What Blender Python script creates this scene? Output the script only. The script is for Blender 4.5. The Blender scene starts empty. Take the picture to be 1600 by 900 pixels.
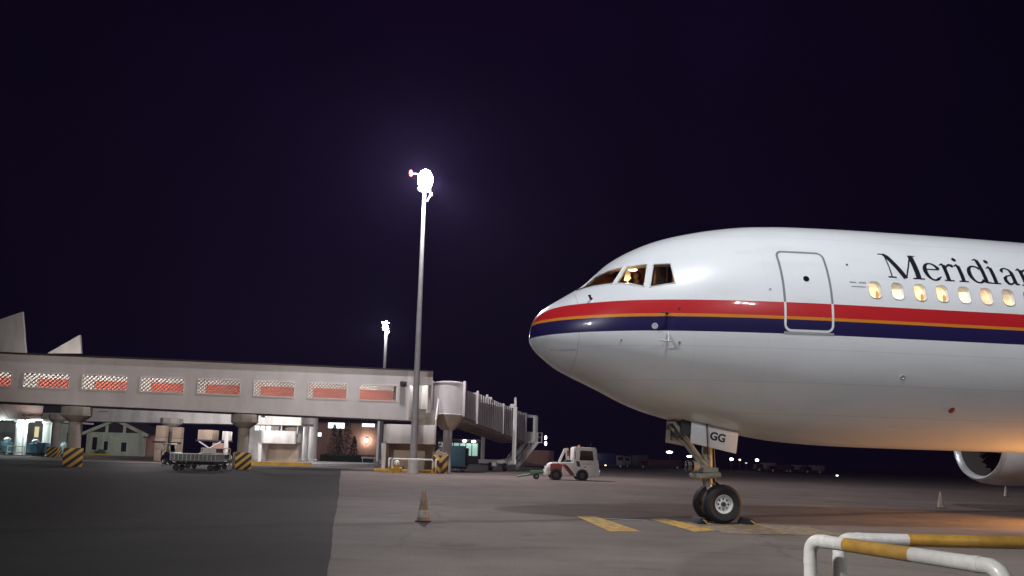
import bpy, bmesh, math, random
from mathutils import Vector, Matrix
random.seed(7)
R = math.radians
SC = bpy.context.scene
COL = SC.collection

# ------------------------------------------------------------------ camera, sky, exposure
CAM_H, PITCH, ROLL, FPX = 1.43, R(6.0), R(1.6), 1155.0
cam_d = bpy.data.cameras.new('camera')
cam_d.sensor_width = 36.0
cam_d.lens = 36.0 * FPX / 1600.0
cam_d.shift_y = 0.09038
cam_d.clip_start, cam_d.clip_end = 0.05, 3000.0
cam = bpy.data.objects.new('camera', cam_d)
COL.objects.link(cam)
_fw = Vector((0, math.cos(PITCH), math.sin(PITCH)))
_r0 = Vector((1, 0, 0)); _u0 = _r0.cross(_fw)
_rt = _r0 * math.cos(ROLL) + _u0 * math.sin(ROLL)
_up = _u0 * math.cos(ROLL) - _r0 * math.sin(ROLL)
cam.matrix_world = Matrix(((_rt.x, _up.x, -_fw.x, 0), (_rt.y, _up.y, -_fw.y, 0), (_rt.z, _up.z, -_fw.z, CAM_H), (0, 0, 0, 1)))
SC.camera = cam

world = bpy.data.worlds.new('World'); SC.world = world; world.use_nodes = True
wn, wl = world.node_tree.nodes, world.node_tree.links
bg = wn['Background']
wtc = wn.new('ShaderNodeTexCoord'); wsep = wn.new('ShaderNodeSeparateXYZ'); wl.new(wtc.outputs['Generated'], wsep.inputs[0])
wcr = wn.new('ShaderNodeValToRGB'); wl.new(wsep.outputs['Z'], wcr.inputs[0])
wcr.color_ramp.elements[0].position = 0.0; wcr.color_ramp.elements[0].color = (0.0005, 0.0002, 0.0020, 1)
wcr.color_ramp.elements[1].position = 0.6; wcr.color_ramp.elements[1].color = (0.0026, 0.0006, 0.0064, 1)
wno = wn.new('ShaderNodeTexNoise'); wno.inputs['Scale'].default_value = 2.6; wno.inputs['Detail'].default_value = 5; wl.new(wtc.outputs['Generated'], wno.inputs['Vector'])
wmr = wn.new('ShaderNodeMapRange'); wmr.inputs[1].default_value = .3; wmr.inputs[2].default_value = .7; wmr.inputs[3].default_value = .45; wmr.inputs[4].default_value = 1.6; wl.new(wno.outputs['Fac'], wmr.inputs[0])   # thin night cloud
wmx = wn.new('ShaderNodeVectorMath'); wmx.operation = 'SCALE'; wl.new(wcr.outputs[0], wmx.inputs[0]); wl.new(wmr.outputs[0], wmx.inputs['Scale'])
wl.new(wmx.outputs[0], bg.inputs['Color']); bg.inputs['Strength'].default_value = 1.0
SC.view_settings.view_transform = 'Standard'; SC.view_settings.look = 'None'
SC.view_settings.exposure = 0.0; SC.view_settings.gamma = 1.0; SC.view_settings.use_curve_mapping = False
SC.cycles.use_denoising = True
SC.cycles.sample_clamp_indirect = 4.0
SC.cycles.max_bounces = 6

HALOGEN = 7000                      # watts of the warm work light under the cabin
HAZE = 0.00021                     # scattering of the humid air, per metre
# flood lamps of the apron masts: (aim point, watts, cone degrees, colour)
COOL = (0.93, 0.96, 1.0)
NEAR_MAST = Vector((3.6, 4.0, 0)); NEAR_H = 24.0
NEAR_FLOODS = [((7.5, 19, 4.0), 11500, 76, COOL), ((12, 20, 3.0), 3600, 66, COOL),
               ((-6, 58, 0.0), 5000, 50, (1.0, 0.93, 0.88)), ((16, 26, 0), 1500, 80, COOL), ((4, 9, 0), 500, 80, COOL)]
FAR_FLOODS = [((5, 46, 0), 9000, 84, (1.0, 0.88, 0.90)), ((12, 50, 0), 9000, 84, (1.0, 0.88, 0.90)), ((22, 56, 0), 3500, 80, (1.0, 0.90, 0.90))]
FAR_SPILL = 21000
REAR_MAST = Vector((18.0, -21.0, 0)); REAR_H = 18.5      # behind the camera at the right, mirrored in the airliner's stripe
REAR_FLOODS = [((7, 17, 3.0), 3600, 60, COOL), ((12, 18, 3.0), 1600, 56, COOL), ((2, 20, 3.0), 1500, 56, COOL)]
LEFT_MAST = Vector((-24.0, -9.0, 0)); LEFT_H = 18.0      # behind the camera at the left
LEFT_FLOODS = [((4, 17, 2.6), 15000, 44, COOL), ((-24, 52, 8.5), 38000, 25, (1.0, 0.96, 0.93)), ((-4, 66, 5.2), 52000, 25, (1.0, 0.97, 0.95)), ((2.4, 4.2, 0.6), 30000, 24, (1.0, 0.97, 0.94))]

# ------------------------------------------------------------------ camera rays to places on the ground or in a plane of the site
CY = 450 + 0.09038 * 1600
CAMV = Vector((0, 0, CAM_H))
def ray(px, py): return _fw + _rt * ((px - 800) / FPX) + _up * ((CY - py) / FPX)
def G(px, py, z=0.0):
    d = ray(px, py); return CAMV + d * ((z - CAM_H) / d.z)
def at(px, py, Y):
    d = ray(px, py); return CAMV + d * (Y / d.y)
def foot(px, Y):                     # the ground point on the sight line through column px at depth Y
    lo, hi = 500.0, 1500.0
    for _ in range(40):
        m = (lo + hi) / 2
        if at(px, m, Y).z > 0: lo = m
        else: hi = m
    p = at(px, lo, Y); p.z = 0; return p

# ------------------------------------------------------------------ materials
MATS = {}
def mat(name, col, rough=0.6, metal=0.0, var=0.12, scale=3.0, bump=0.0, spec=0.5, coat=0.0, dirt=0.0):
    if name in MATS: return MATS[name]
    m = bpy.data.materials.new(name); m.use_nodes = True
    n, l = m.node_tree.nodes, m.node_tree.links
    b = n['Principled BSDF']
    b.inputs['Roughness'].default_value = rough; b.inputs['Metallic'].default_value = metal
    b.inputs['Specular IOR Level'].default_value = spec
    if coat: b.inputs['Coat Weight'].default_value = coat; b.inputs['Coat Roughness'].default_value = 0.08
    tc = n.new('ShaderNodeTexCoord'); no = n.new('ShaderNodeTexNoise'); no.inputs['Scale'].default_value = scale
    no.inputs['Detail'].default_value = 6; no.inputs['Roughness'].default_value = 0.65
    l.new(tc.outputs['Object'], no.inputs['Vector'])
    cr = n.new('ShaderNodeValToRGB'); l.new(no.outputs['Fac'], cr.inputs[0])
    cr.color_ramp.elements[0].position = 0.3; cr.color_ramp.elements[1].position = 0.7
    cr.color_ramp.elements[0].color = [c * (1 - var) for c in col] + [1]
    cr.color_ramp.elements[1].color = [min(1, c * (1 + var)) for c in col] + [1]
    out = cr.outputs[0]
    if dirt:                          # grime in blotches and vertical runs
        mp = n.new('ShaderNodeMapping'); mp.inputs['Scale'].default_value = (.9, .9, 0.22)
        l.new(tc.outputs['Object'], mp.inputs['Vector'])
        n2 = n.new('ShaderNodeTexNoise'); n2.inputs['Scale'].default_value = 1.0; n2.inputs['Detail'].default_value = 8
        l.new(mp.outputs[0], n2.inputs['Vector'])
        c2 = n.new('ShaderNodeValToRGB'); l.new(n2.outputs['Fac'], c2.inputs[0])
        c2.color_ramp.elements[0].position = 0.45; c2.color_ramp.elements[0].color = (0, 0, 0, 1)
        c2.color_ramp.elements[1].position = 0.75; c2.color_ramp.elements[1].color = (dirt, dirt, dirt, 1)
        mx = n.new('ShaderNodeMix'); mx.data_type = 'RGBA'; l.new(c2.outputs[0], mx.inputs[0])
        l.new(out, mx.inputs[6]); mx.inputs[7].default_value = (0.10, 0.085, 0.07, 1); out = mx.outputs[2]
    l.new(out, b.inputs['Base Color'])
    rr = n.new('ShaderNodeMapRange'); l.new(no.outputs['Fac'], rr.inputs[0])
    rr.inputs[3].default_value = max(0.03, rough - 0.08); rr.inputs[4].default_value = min(1, rough + 0.08)
    l.new(rr.outputs[0], b.inputs['Roughness'])
    if bump:
        bp = n.new('ShaderNodeBump'); bp.inputs['Strength'].default_value = bump; bp.inputs['Distance'].default_value = 0.02
        nb = n.new('ShaderNodeTexNoise'); nb.inputs['Scale'].default_value = scale * 8; l.new(tc.outputs['Object'], nb.inputs['Vector'])
        l.new(nb.outputs['Fac'], bp.inputs['Height']); l.new(bp.outputs[0], b.inputs['Normal'])
    MATS[name] = m; return m
def emit(name, col, strength):
    if name in MATS: return MATS[name]
    m = bpy.data.materials.new(name); m.use_nodes = True
    b = m.node_tree.nodes['Principled BSDF']
    b.inputs['Base Color'].default_value = (*[min(1, c * .6) for c in col], 1)
    b.inputs['Emission Color'].default_value = (*col, 1); b.inputs['Emission Strength'].default_value = strength
    MATS[name] = m; return m
def glass(name, tint=(0.55, 0.6, 0.62), mixf=0.25):
    if name in MATS: return MATS[name]
    m = bpy.data.materials.new(name); m.use_nodes = True
    n, l = m.node_tree.nodes, m.node_tree.links
    n.remove(n['Principled BSDF']); o = n['Material Output']
    t = n.new('ShaderNodeBsdfTransparent'); t.inputs[0].default_value = (*tint, 1)
    g = n.new('ShaderNodeBsdfGlossy'); g.inputs['Roughness'].default_value = 0.03
    f = n.new('ShaderNodeFresnel'); f.inputs[0].default_value = 1.5
    mx = n.new('ShaderNodeMixShader'); l.new(f.outputs[0], mx.inputs[0]); l.new(t.outputs[0], mx.inputs[1]); l.new(g.outputs[0], mx.inputs[2])
    l.new(mx.outputs[0], o.inputs[0]); MATS[name] = m; return m

M_white = mat('white_paint', (0.74, 0.73, 0.70), 0.45, var=0.05, dirt=0.35)
M_wall = mat('grey_render', (0.53, 0.515, 0.505), 0.85, var=0.07, scale=0.6, bump=0.15, dirt=0.16)
M_wall2 = mat('pale_render', (0.66, 0.63, 0.60), 0.8, var=0.06, scale=0.8, dirt=0.25)
M_conc = mat('bare_concrete', (0.32, 0.29, 0.25), 0.9, var=0.18, scale=1.2, bump=0.3, dirt=0.5)
M_dark = mat('dark_metal', (0.035, 0.035, 0.04), 0.55, var=0.2)
M_black = mat('black_rubber', (0.012, 0.012, 0.013), 0.75, var=0.3, scale=8, bump=0.1)
M_galv = mat('galvanised_steel', (0.60, 0.60, 0.60), 0.5, metal=0.0, var=0.1, dirt=0.3)
M_bridge = mat('bridge_paint', (0.60, 0.57, 0.565), 0.6, var=0.07, dirt=0.25)
M_yel = mat('yellow_paint', (0.62, 0.36, 0.035), 0.6, var=0.15, dirt=0.55)
M_redp = mat('red_panel', (0.58, 0.12, 0.07), 0.6, var=0.12)
M_red = mat('red_paint', (0.30, 0.03, 0.025), 0.5, var=0.15, dirt=0.3)
M_blue = mat('blue_paint', (0.20, 0.46, 0.60), 0.55, var=0.1, dirt=0.35)
M_navy = mat('navy_paint', (0.02, 0.03, 0.12), 0.4, var=0.1)
M_green = mat('green_paint', (0.10, 0.24, 0.12), 0.6, var=0.15, dirt=0.4)
M_pgreen = mat('pale_green_render', (0.52, 0.53, 0.45), 0.85, var=0.08, scale=0.6, dirt=0.4)
M_brown = mat('brown_soffit', (0.09, 0.036, 0.028), 0.8, var=0.2, dirt=0.3)
M_roof = mat('dark_roof', (0.03, 0.022, 0.022), 0.9, var=0.2)
M_sand = mat('sand_render', (0.42, 0.33, 0.25), 0.85, var=0.1, dirt=0.4)
M_pink = mat('pink_render', (0.42, 0.24, 0.19), 0.85, var=0.1, dirt=0.3)
M_leaf = mat('dark_foliage', (0.035, 0.06, 0.025), 0.8, var=0.4, scale=2)
M_bark = mat('bark', (0.10, 0.07, 0.05), 0.9, var=0.3)
M_lens = emit('flood_lens', (1.0, 0.97, 0.98), 90.0)
M_lens2 = emit('far_lamp', (1.0, 0.97, 0.93), 14.0)
M_tube = emit('lit_tube', (1.0, 0.96, 0.92), 6.0)
M_litp = emit('lit_panel', (0.95, 1.0, 0.98), 1.6)
M_litw = emit('lit_window_warm', (1.0, 0.85, 0.5), 0.7)
M_litt = emit('lit_window_teal', (0.6, 1.0, 0.86), 0.35)
M_redl = emit('red_beacon', (1.0, 0.10, 0.06), 6.0)
M_glass = glass('clear_glass')
M_dglass = mat('dark_glass', (0.01, 0.012, 0.015), 0.06, var=0.0, spec=0.8)

def band_mat(name, c1, c2, width, axis=(0.7, 0.0, 0.7), chevron=False):
    m = mat(name, c1, 0.6, var=0.1, dirt=0.4)
    n, l = m.node_tree.nodes, m.node_tree.links
    b = n['Principled BSDF']; old = b.inputs['Base Color'].links[0].from_socket
    tc = n.new('ShaderNodeTexCoord'); sp = n.new('ShaderNodeSeparateXYZ'); l.new(tc.outputs['Object'], sp.inputs[0])
    def mul(s, k):
        q = n.new('ShaderNodeMath'); q.operation = 'MULTIPLY'; l.new(s, q.inputs[0]); q.inputs[1].default_value = k; return q.outputs[0]
    def add(s, t):
        q = n.new('ShaderNodeMath'); q.operation = 'ADD'; l.new(s, q.inputs[0]); l.new(t, q.inputs[1]); return q.outputs[0]
    xs = sp.outputs['X']
    if chevron:
        q = n.new('ShaderNodeMath'); q.operation = 'ABSOLUTE'; l.new(xs, q.inputs[0]); xs = q.outputs[0]
    v = add(add(mul(xs, axis[0]), mul(sp.outputs['Y'], axis[1])), mul(sp.outputs['Z'], axis[2]))
    fr = n.new('ShaderNodeMath'); fr.operation = 'FRACT'; l.new(mul(v, 1.0 / width), fr.inputs[0])
    gt = n.new('ShaderNodeMath'); gt.operation = 'GREATER_THAN'; l.new(fr.outputs[0], gt.inputs[0]); gt.inputs[1].default_value = 0.5
    mx = n.new('ShaderNodeMix'); mx.data_type = 'RGBA'; l.new(gt.outputs[0], mx.inputs[0]); l.new(old, mx.inputs[6]); mx.inputs[7].default_value = (*c2, 1)
    l.new(mx.outputs[2], b.inputs['Base Color']); return m
M_hazard = band_mat('hazard_stripes', (0.66, 0.42, 0.08), (0.025, 0.022, 0.02), 0.42, (-0.66, -0.66, 0.75))
M_chevron = band_mat('hazard_chevrons', (0.62, 0.34, 0.05), (0.03, 0.025, 0.02), 0.55, (-0.75, 0, 0.66), True)

# ------------------------------------------------------------------ mesh building
class B:
    def __init__(s): s.v = []; s.f = []
    def add(s, vs, fs):
        o = len(s.v); s.v += [tuple(p) for p in vs]; s.f += [[i + o for i in q] for q in fs]; return s
    def box(s, x0, x1, y0, y1, z0, z1, M=None):
        vs = [Vector((x, y, z)) for z in (z0, z1) for y in (y0, y1) for x in (x0, x1)]
        if M: vs = [M @ p for p in vs]
        return s.add(vs, [(0, 2, 3, 1), (4, 5, 7, 6), (0, 1, 5, 4), (2, 6, 7, 3), (0, 4, 6, 2), (1, 3, 7, 5)])
    def bar(s, p0, p1, w, h, up=(0, 0, 1)):
        p0, p1 = Vector(p0), Vector(p1); d = (p1 - p0).normalized(); u = Vector(up)
        sd = d.cross(u)
        if sd.length < 1e-4: sd = d.cross(Vector((1, 0, 0)))
        sd.normalize(); u = sd.cross(d)
        vs = [p + sd * a * w / 2 + u * b * h / 2 for p in (p0, p1) for a, b in ((-1, -1), (1, -1), (1, 1), (-1, 1))]
        return s.add(vs, [(0, 1, 2, 3), (7, 6, 5, 4), (0, 4, 5, 1), (1, 5, 6, 2), (2, 6, 7, 3), (3, 7, 4, 0)])
    def tube(s, pts, r, n=10, cap=True):
        pts = [Vector(p) for p in pts]; rs = r if isinstance(r, (list, tuple)) else [r] * len(pts)
        rings = []; prev = None
        for i, p in enumerate(pts):
            d = (pts[min(i + 1, len(pts) - 1)] - pts[max(i - 1, 0)]).normalized()
            if prev is None:
                a = Vector((0, 0, 1)) if abs(d.z) < .9 else Vector((1, 0, 0)); a = d.cross(a).normalized()
            else: a = (prev - d * prev.dot(d)).normalized()
            prev = a; b = d.cross(a)
            rings.append([p + (a * math.cos(2 * math.pi * k / n) + b * math.sin(2 * math.pi * k / n)) * rs[i] for k in range(n)])
        vs = [q for g in rings for q in g]; fs = []
        for i in range(len(pts) - 1):
            for k in range(n): fs.append((i * n + k, i * n + (k + 1) % n, (i + 1) * n + (k + 1) % n, (i + 1) * n + k))
        if cap: fs.append(list(range(n))[::-1]); fs.append([(len(pts) - 1) * n + k for k in range(n)])
        return s.add(vs, fs)
    def lathe(s, prof, c=(0, 0, 0), n=24, axis='z', a0=0.0, a1=2 * math.pi, cap=True):
        c = Vector(c); full = abs(a1 - a0 - 2 * math.pi) < 1e-6; m = n if full else n + 1; vs = []
        for r, h in prof:
            for k in range(m):
                t = a0 + (a1 - a0) * k / n; x, y = r * math.cos(t), r * math.sin(t)
                vs.append(c + (Vector((x, y, h)) if axis == 'z' else Vector((h, x, y)) if axis == 'x' else Vector((x, h, y))))
        fs = []
        for i in range(len(prof) - 1):
            for k in range(n):
                k2 = (k + 1) % m; fs.append((i * m + k, i * m + k2, (i + 1) * m + k2, (i + 1) * m + k))
        if cap and full and prof[0][0] > 1e-6 and prof[0] != prof[-1]: fs.append(list(range(m)))
        if cap and full and prof[-1][0] > 1e-6 and prof[0] != prof[-1]: fs.append([(len(prof) - 1) * m + k for k in range(m)])
        return s.add(vs, fs)
    def prism(s, poly, vec):
        poly = [Vector(p) for p in poly]; vec = Vector(vec); n = len(poly)
        return s.add(poly + [p + vec for p in poly], [list(range(n))[::-1], list(range(n, 2 * n))] + [(i, (i + 1) % n, n + (i + 1) % n, n + i) for i in range(n)])
    def ball(s, c, r, n=10):
        c = Vector(c); rx, ry, rz = r if isinstance(r, (tuple, list)) else (r, r, r); m = n // 2 + 1; vs = []; fs = []
        for i in range(m + 1):
            p = math.pi * i / m - math.pi / 2
            for k in range(n):
                t = 2 * math.pi * k / n; vs.append(c + Vector((rx * math.cos(p) * math.cos(t), ry * math.cos(p) * math.sin(t), rz * math.sin(p))))
        for i in range(m):
            for k in range(n): fs.append((i * n + k, i * n + (k + 1) % n, (i + 1) * n + (k + 1) % n, (i + 1) * n + k))
        return s.add(vs, fs)
    def build(s, name, m, parent=None, bevel=0.0, angle=38, keep=False):
        me = bpy.data.meshes.new(name); bm = bmesh.new()
        vs = [bm.verts.new(p) for p in s.v]
        for q in s.f:
            try: bm.faces.new([vs[i] for i in q])
            except ValueError: pass
        if not keep:
            bmesh.ops.remove_doubles(bm, verts=bm.verts, dist=1e-5)
            bmesh.ops.recalc_face_normals(bm, faces=bm.faces)
        if bevel: bmesh.ops.bevel(bm, geom=[e for e in bm.edges if len(e.link_faces) == 2 and e.calc_face_angle(0) > 0.6], offset=bevel, segments=2, affect='EDGES', profile=0.5, clamp_overlap=True)
        bm.to_mesh(me); bm.free(); me.materials.append(m)
        me.polygons.foreach_set('use_smooth', [True] * len(me.polygons))
        me.set_sharp_from_angle(angle=R(angle))
        o = bpy.data.objects.new(name, me); COL.objects.link(o); o.parent = parent
        return o
def tag(o, label, cat, group=None):
    o['label'] = label; o['category'] = cat
    if group: o['group'] = group
    return o
def thing(name, label, cat, loc=(0, 0, 0), rz=0.0, group=None):
    o = bpy.data.objects.new(name, None); COL.objects.link(o); o.location = loc; o.rotation_euler = (0, 0, rz)
    o.empty_display_size = 0.2
    return tag(o, label, cat, group)
def copy_tree(o, parent=None):
    c = o.copy(); COL.objects.link(c); c.parent = parent
    for ch in list(o.children): copy_tree(ch, c)
    return c
def lamp(name, kind, loc, watts, col=(1, 1, 1), parent=None, aim=None, cone=90, blend=0.6, radius=0.15):
    d = bpy.data.lights.new(name, kind); d.energy = watts; d.color = col; d.shadow_soft_size = radius
    if kind == 'SPOT': d.spot_size = R(cone); d.spot_blend = blend
    o = bpy.data.objects.new(name, d); COL.objects.link(o); o.location = loc; o.parent = parent
    if aim is not None: o.rotation_euler = (Vector(aim) - Vector(loc)).to_track_quat('-Z', 'Y').to_euler()
    return o
def box_part(name, m, parent, x0, x1, y0, y1, z0, z1, bevel=0.0, M=None): return B().box(x0, x1, y0, y1, z0, z1, M).build(name, m, parent, bevel)
def wheel(parent, c, r, w, axis='y', hubm=None, n=28, hub=0.5):
    """tyre with a rim as its sub-part; axis is the axle direction"""
    ax = axis
    prof = [(r * hub, -w * .36), (r * .62, -w * .46), (r * .82, -w * .5), (r * .95, -w * .40), (r, -w * .18), (r, w * .18), (r * .95, w * .40), (r * .82, w * .5), (r * .62, w * .46), (r * hub, w * .36)]
    t = B().lathe(prof + [prof[0]], c, n, ax).build('wheel', M_black, parent)
    rp = [(0.001, -w * .22), (r * hub * .55, -w * .24), (r * hub * .8, -w * .16), (r * hub, -w * .37), (r * hub * 1.04, -w * .37), (r * hub * 1.04, w * .37), (r * hub, w * .37), (r * hub * .8, w * .16), (r * hub * .55, w * .24), (0.001, w * .22)]
    B().lathe(rp, c, n, ax).build('rim', hubm or M_white, t); return t

# ------------------------------------------------------------------ ground
def ground_mat(name, c1, c2, rough, sc, dark_band):
    m = bpy.data.materials.new(name); m.use_nodes = True; n, l = m.node_tree.nodes, m.node_tree.links
    b = n['Principled BSDF']; b.inputs['Roughness'].default_value = rough; b.inputs['Specular IOR Level'].default_value = 0.12
    tc = n.new('ShaderNodeTexCoord')
    def noise(scale, detail=6, mp=None):
        q = n.new('ShaderNodeTexNoise'); q.inputs['Scale'].default_value = scale; q.inputs['Detail'].default_value = detail; q.inputs['Roughness'].default_value = .65
        src = tc.outputs['Object']
        if mp:
            k = n.new('ShaderNodeMapping'); k.inputs['Scale'].default_value = mp; k.inputs['Rotation'].default_value = (0, 0, R(12)); l.new(src, k.inputs[0]); src = k.outputs[0]
        l.new(src, q.inputs['Vector']); return q.outputs['Fac']
    def ramp(s, p0, p1, a, bb):
        q = n.new('ShaderNodeValToRGB'); l.new(s, q.inputs[0]); e = q.color_ramp.elements
        e[0].position, e[1].position = p0, p1; e[0].color = (*a, 1); e[1].color = (*bb, 1); return q.outputs[0]
    def mulc(a, bb, f=1.0):
        q = n.new('ShaderNodeMix'); q.data_type = 'RGBA'; q.blend_type = 'MULTIPLY'; q.inputs[0].default_value = f; l.new(a, q.inputs[6]); l.new(bb, q.inputs[7]); return q.outputs[2]
    c = ramp(noise(sc, 8), .3, .7, c1, c2)
    c = mulc(c, ramp(noise(.09, 5), .35, .65, (.80, .80, .80), (1.08, 1.06, 1.04)))          # large stains
    c = mulc(c, ramp(noise(1.0, 7, (.12, 1.1, 1)), .38, .62, (.90, .90, .90), (1.04, 1.04, 1.04)))  # traffic streaks
    c = mulc(c, ramp(noise(26, 3), .3, .7, (.80, .80, .80), (1.14, 1.14, 1.14)))              # aggregate
    vo = n.new('ShaderNodeTexVoronoi'); vo.feature = 'DISTANCE_TO_EDGE'; vo.inputs['Scale'].default_value = .13
    wv = n.new('ShaderNodeTexNoise'); wv.inputs['Scale'].default_value = .5; wv.inputs['Detail'].default_value = 5; l.new(tc.outputs['Object'], wv.inputs['Vector'])
    va = n.new('ShaderNodeVectorMath'); va.operation = 'MULTIPLY_ADD'; l.new(wv.outputs['Color'], va.inputs[0]); va.inputs[1].default_value = (2.5, 2.5, 0); l.new(tc.outputs['Object'], va.inputs[2]); l.new(va.outputs[0], vo.inputs['Vector'])
    c = mulc(c, ramp(vo.outputs['Distance'], .003, .012, (.84, .84, .84), (1, 1, 1)))      # cracks
    c = mulc(c, ramp(noise(.55, 4), .60, .72, (1, 1, 1), (.62, .60, .58)))                  # oil stains
    c = mulc(c, ramp(noise(.23, 6), .42, .58, (.91, .90, .90), (1.04, 1.04, 1.03)))         # patches
    # dark band of uneven width crossing the stand
    A, Bp = dark_band; dx, dy = (Bp - A).x, (Bp - A).y; ln = math.hypot(dx, dy); nx, ny = -dy / ln, dx / ln
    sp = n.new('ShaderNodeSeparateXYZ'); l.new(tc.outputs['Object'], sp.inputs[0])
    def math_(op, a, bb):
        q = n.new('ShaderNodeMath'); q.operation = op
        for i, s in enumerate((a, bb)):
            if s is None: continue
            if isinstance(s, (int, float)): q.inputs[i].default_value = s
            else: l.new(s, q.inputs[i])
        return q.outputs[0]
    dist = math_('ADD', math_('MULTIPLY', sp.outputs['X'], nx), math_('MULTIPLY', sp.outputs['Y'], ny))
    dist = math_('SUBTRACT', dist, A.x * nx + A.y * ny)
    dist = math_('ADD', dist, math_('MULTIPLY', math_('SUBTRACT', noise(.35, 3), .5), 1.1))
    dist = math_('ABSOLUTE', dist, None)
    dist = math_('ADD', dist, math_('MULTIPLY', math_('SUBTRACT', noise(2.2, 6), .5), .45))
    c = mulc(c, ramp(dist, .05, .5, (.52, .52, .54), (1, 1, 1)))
    l.new(c, b.inputs['Base Color'])
    bp = n.new('ShaderNodeBump'); bp.inputs['Strength'].default_value = .5; bp.inputs['Distance'].default_value = .006
    l.new(noise(60, 4), bp.inputs['Height']); l.new(bp.outputs[0], b.inputs['Normal'])
    return m
dark_band = (G(430, 822), G(960, 811))
def sheet(name, pts, z, m, kind='structure'):
    o = B().add([(p[0], p[1], z) for p in pts], [list(range(len(pts)))]).build(name, m, keep=True); o['kind'] = kind
    if o.data.polygons[0].normal.z < 0: o.data.flip_normals()
    return o
M_apron = ground_mat('apron_concrete', (.152, .130, .115), (.202, .175, .157), .78, .5, dark_band)
M_asph = ground_mat('apron_asphalt', (.017, .018, .015), (.027, .0275, .0235), .8, .7, dark_band)
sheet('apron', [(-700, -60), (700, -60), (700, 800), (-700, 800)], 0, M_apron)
ea, eb = G(513, 905), G(533, 734)
ed = eb - ea; ea = ea - ed * 0.25
edge = [ea.lerp(eb, k / 160) + Vector((random.uniform(-.012, .012) + .012 * math.sin(k * .37) + .02 * math.sin(k * .11), 0, 0)) for k in range(161)]
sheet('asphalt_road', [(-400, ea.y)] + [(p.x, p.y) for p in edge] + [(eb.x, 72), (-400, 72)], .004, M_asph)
sheet('grass_field', [(-700, 165), (700, 150), (700, 800), (-700, 800)], .006, mat('night_grass', (.04, .055, .025), .95, var=.35, scale=.4))

# painted stand markings, worn
def worn_paint(name, col, under, amount):
    m = mat(name, col, .7, var=.15, scale=3); n, l = m.node_tree.nodes, m.node_tree.links; b = n['Principled BSDF']
    old = b.inputs['Base Color'].links[0].from_socket
    tc = n.new('ShaderNodeTexCoord'); q = n.new('ShaderNodeTexNoise'); q.inputs['Scale'].default_value = 5; q.inputs['Detail'].default_value = 9; q.inputs['Roughness'].default_value = .75
    l.new(tc.outputs['Object'], q.inputs['Vector'])
    r = n.new('ShaderNodeValToRGB'); l.new(q.outputs['Fac'], r.inputs[0]); r.color_ramp.elements[0].position = amount - .05; r.color_ramp.elements[1].position = amount + .05
    r.color_ramp.elements[0].color = (1, 1, 1, 1); r.color_ramp.elements[1].color = (0, 0, 0, 1)
    mx = n.new('ShaderNodeMix'); mx.data_type = 'RGBA'; l.new(r.outputs[0], mx.inputs[0]); l.new(old, mx.inputs[6]); mx.inputs[7].default_value = (*under, 1)
    l.new(mx.outputs[2], b.inputs['Base Color']); return m
M_mark = worn_paint('worn_yellow_marking', (.50, .30, .045), (.16, .138, .118), .46)
M_mark2 = worn_paint('faded_yellow_marking', (.46, .29, .06), (.155, .135, .118), .56)
M_markw = worn_paint('worn_white_marking', (.38, .36, .33), (.155, .138, .125), .50)
sheet('stand_marking', [G(900, 807), G(931, 807), G(1002, 831), G(953, 831)], .008, M_mark)
sheet('stand_marking', [G(1014, 811), G(1043, 811), G(1120, 829), G(1085, 831.5)], .008, M_mark)
sheet('stand_marking', [G(1092, 823), G(1165, 819.5), G(1262, 824), G(1330, 838), G(1130, 834), G(1121, 829)], .008, M_mark2)
sheet('stand_marking', [G(942, 809.5), G(1012, 812.5), G(1012, 814), G(946, 811)], .008, M_markw)

# ------------------------------------------------------------------ airliner
PSI = R(6.5); L0 = 4.78
TOP = [(0, 4.395), (.12, 4.86), (.35, 5.11), (.7, 5.345), (1.1, 5.60), (1.28, 5.72), (1.5, 5.93), (1.9, 6.31), (2.4, 6.625), (3, 6.90), (3.6, 7.085), (4.4, 7.265), (5.4, 7.41), (6.5, 7.475), (8, 7.5), (10, 7.5), (13, 7.47), (30, 7.45), (42, 7.4), (54, 6.7)]
BOT = [(0, 4.395), (.12, 4.11), (.35, 3.90), (.7, 3.65), (1.1, 3.455), (1.5, 3.28), (1.9, 3.10), (2.4, 2.86), (3, 2.64), (3.6, 2.487), (4.4, 2.325), (5.4, 2.155), (6.5, 2.02), (8, 1.955), (10, 1.94), (13, 1.94), (30, 1.94), (38, 2.1), (46, 3.9), (54, 6.1)]
WID = [(0, 0), (.12, .47), (.25, .68), (.5, .98), (.8, 1.24), (1.2, 1.5), (1.7, 1.75), (2.3, 1.98), (3, 2.17), (4, 2.34), (5, 2.44), (6, 2.49), (7, 2.515), (30, 2.515), (40, 2.4), (48, 1.3), (54, .3)]
def pchip(tab):
    x = [math.sqrt(t[0]) for t in tab]; y = [t[1] for t in tab]; m = len(x)
    h = [x[i + 1] - x[i] for i in range(m - 1)]; dl = [(y[i + 1] - y[i]) / h[i] for i in range(m - 1)]
    dd = [dl[0]]
    for i in range(1, m - 1):
        if dl[i - 1] * dl[i] <= 0: dd.append(0.0)
        else:
            w1, w2 = 2 * h[i] + h[i - 1], h[i] + 2 * h[i - 1]; dd.append((w1 + w2) / (w1 / dl[i - 1] + w2 / dl[i]))
    dd.append(dl[-1])
    def f(s):
        q = math.sqrt(max(0, s)); i = 0
        while i < m - 2 and q > x[i + 1]: i += 1
        t = min(1, max(0, (q - x[i]) / h[i])); t2 = t * t; t3 = t2 * t
        return (2 * t3 - 3 * t2 + 1) * y[i] + (t3 - 2 * t2 + t) * h[i] * dd[i] + (-2 * t3 + 3 * t2) * y[i + 1] + (t3 - t2) * h[i] * dd[i + 1]
    return f
fT, fB, fW = pchip(TOP), pchip(BOT), pchip(WID)
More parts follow.
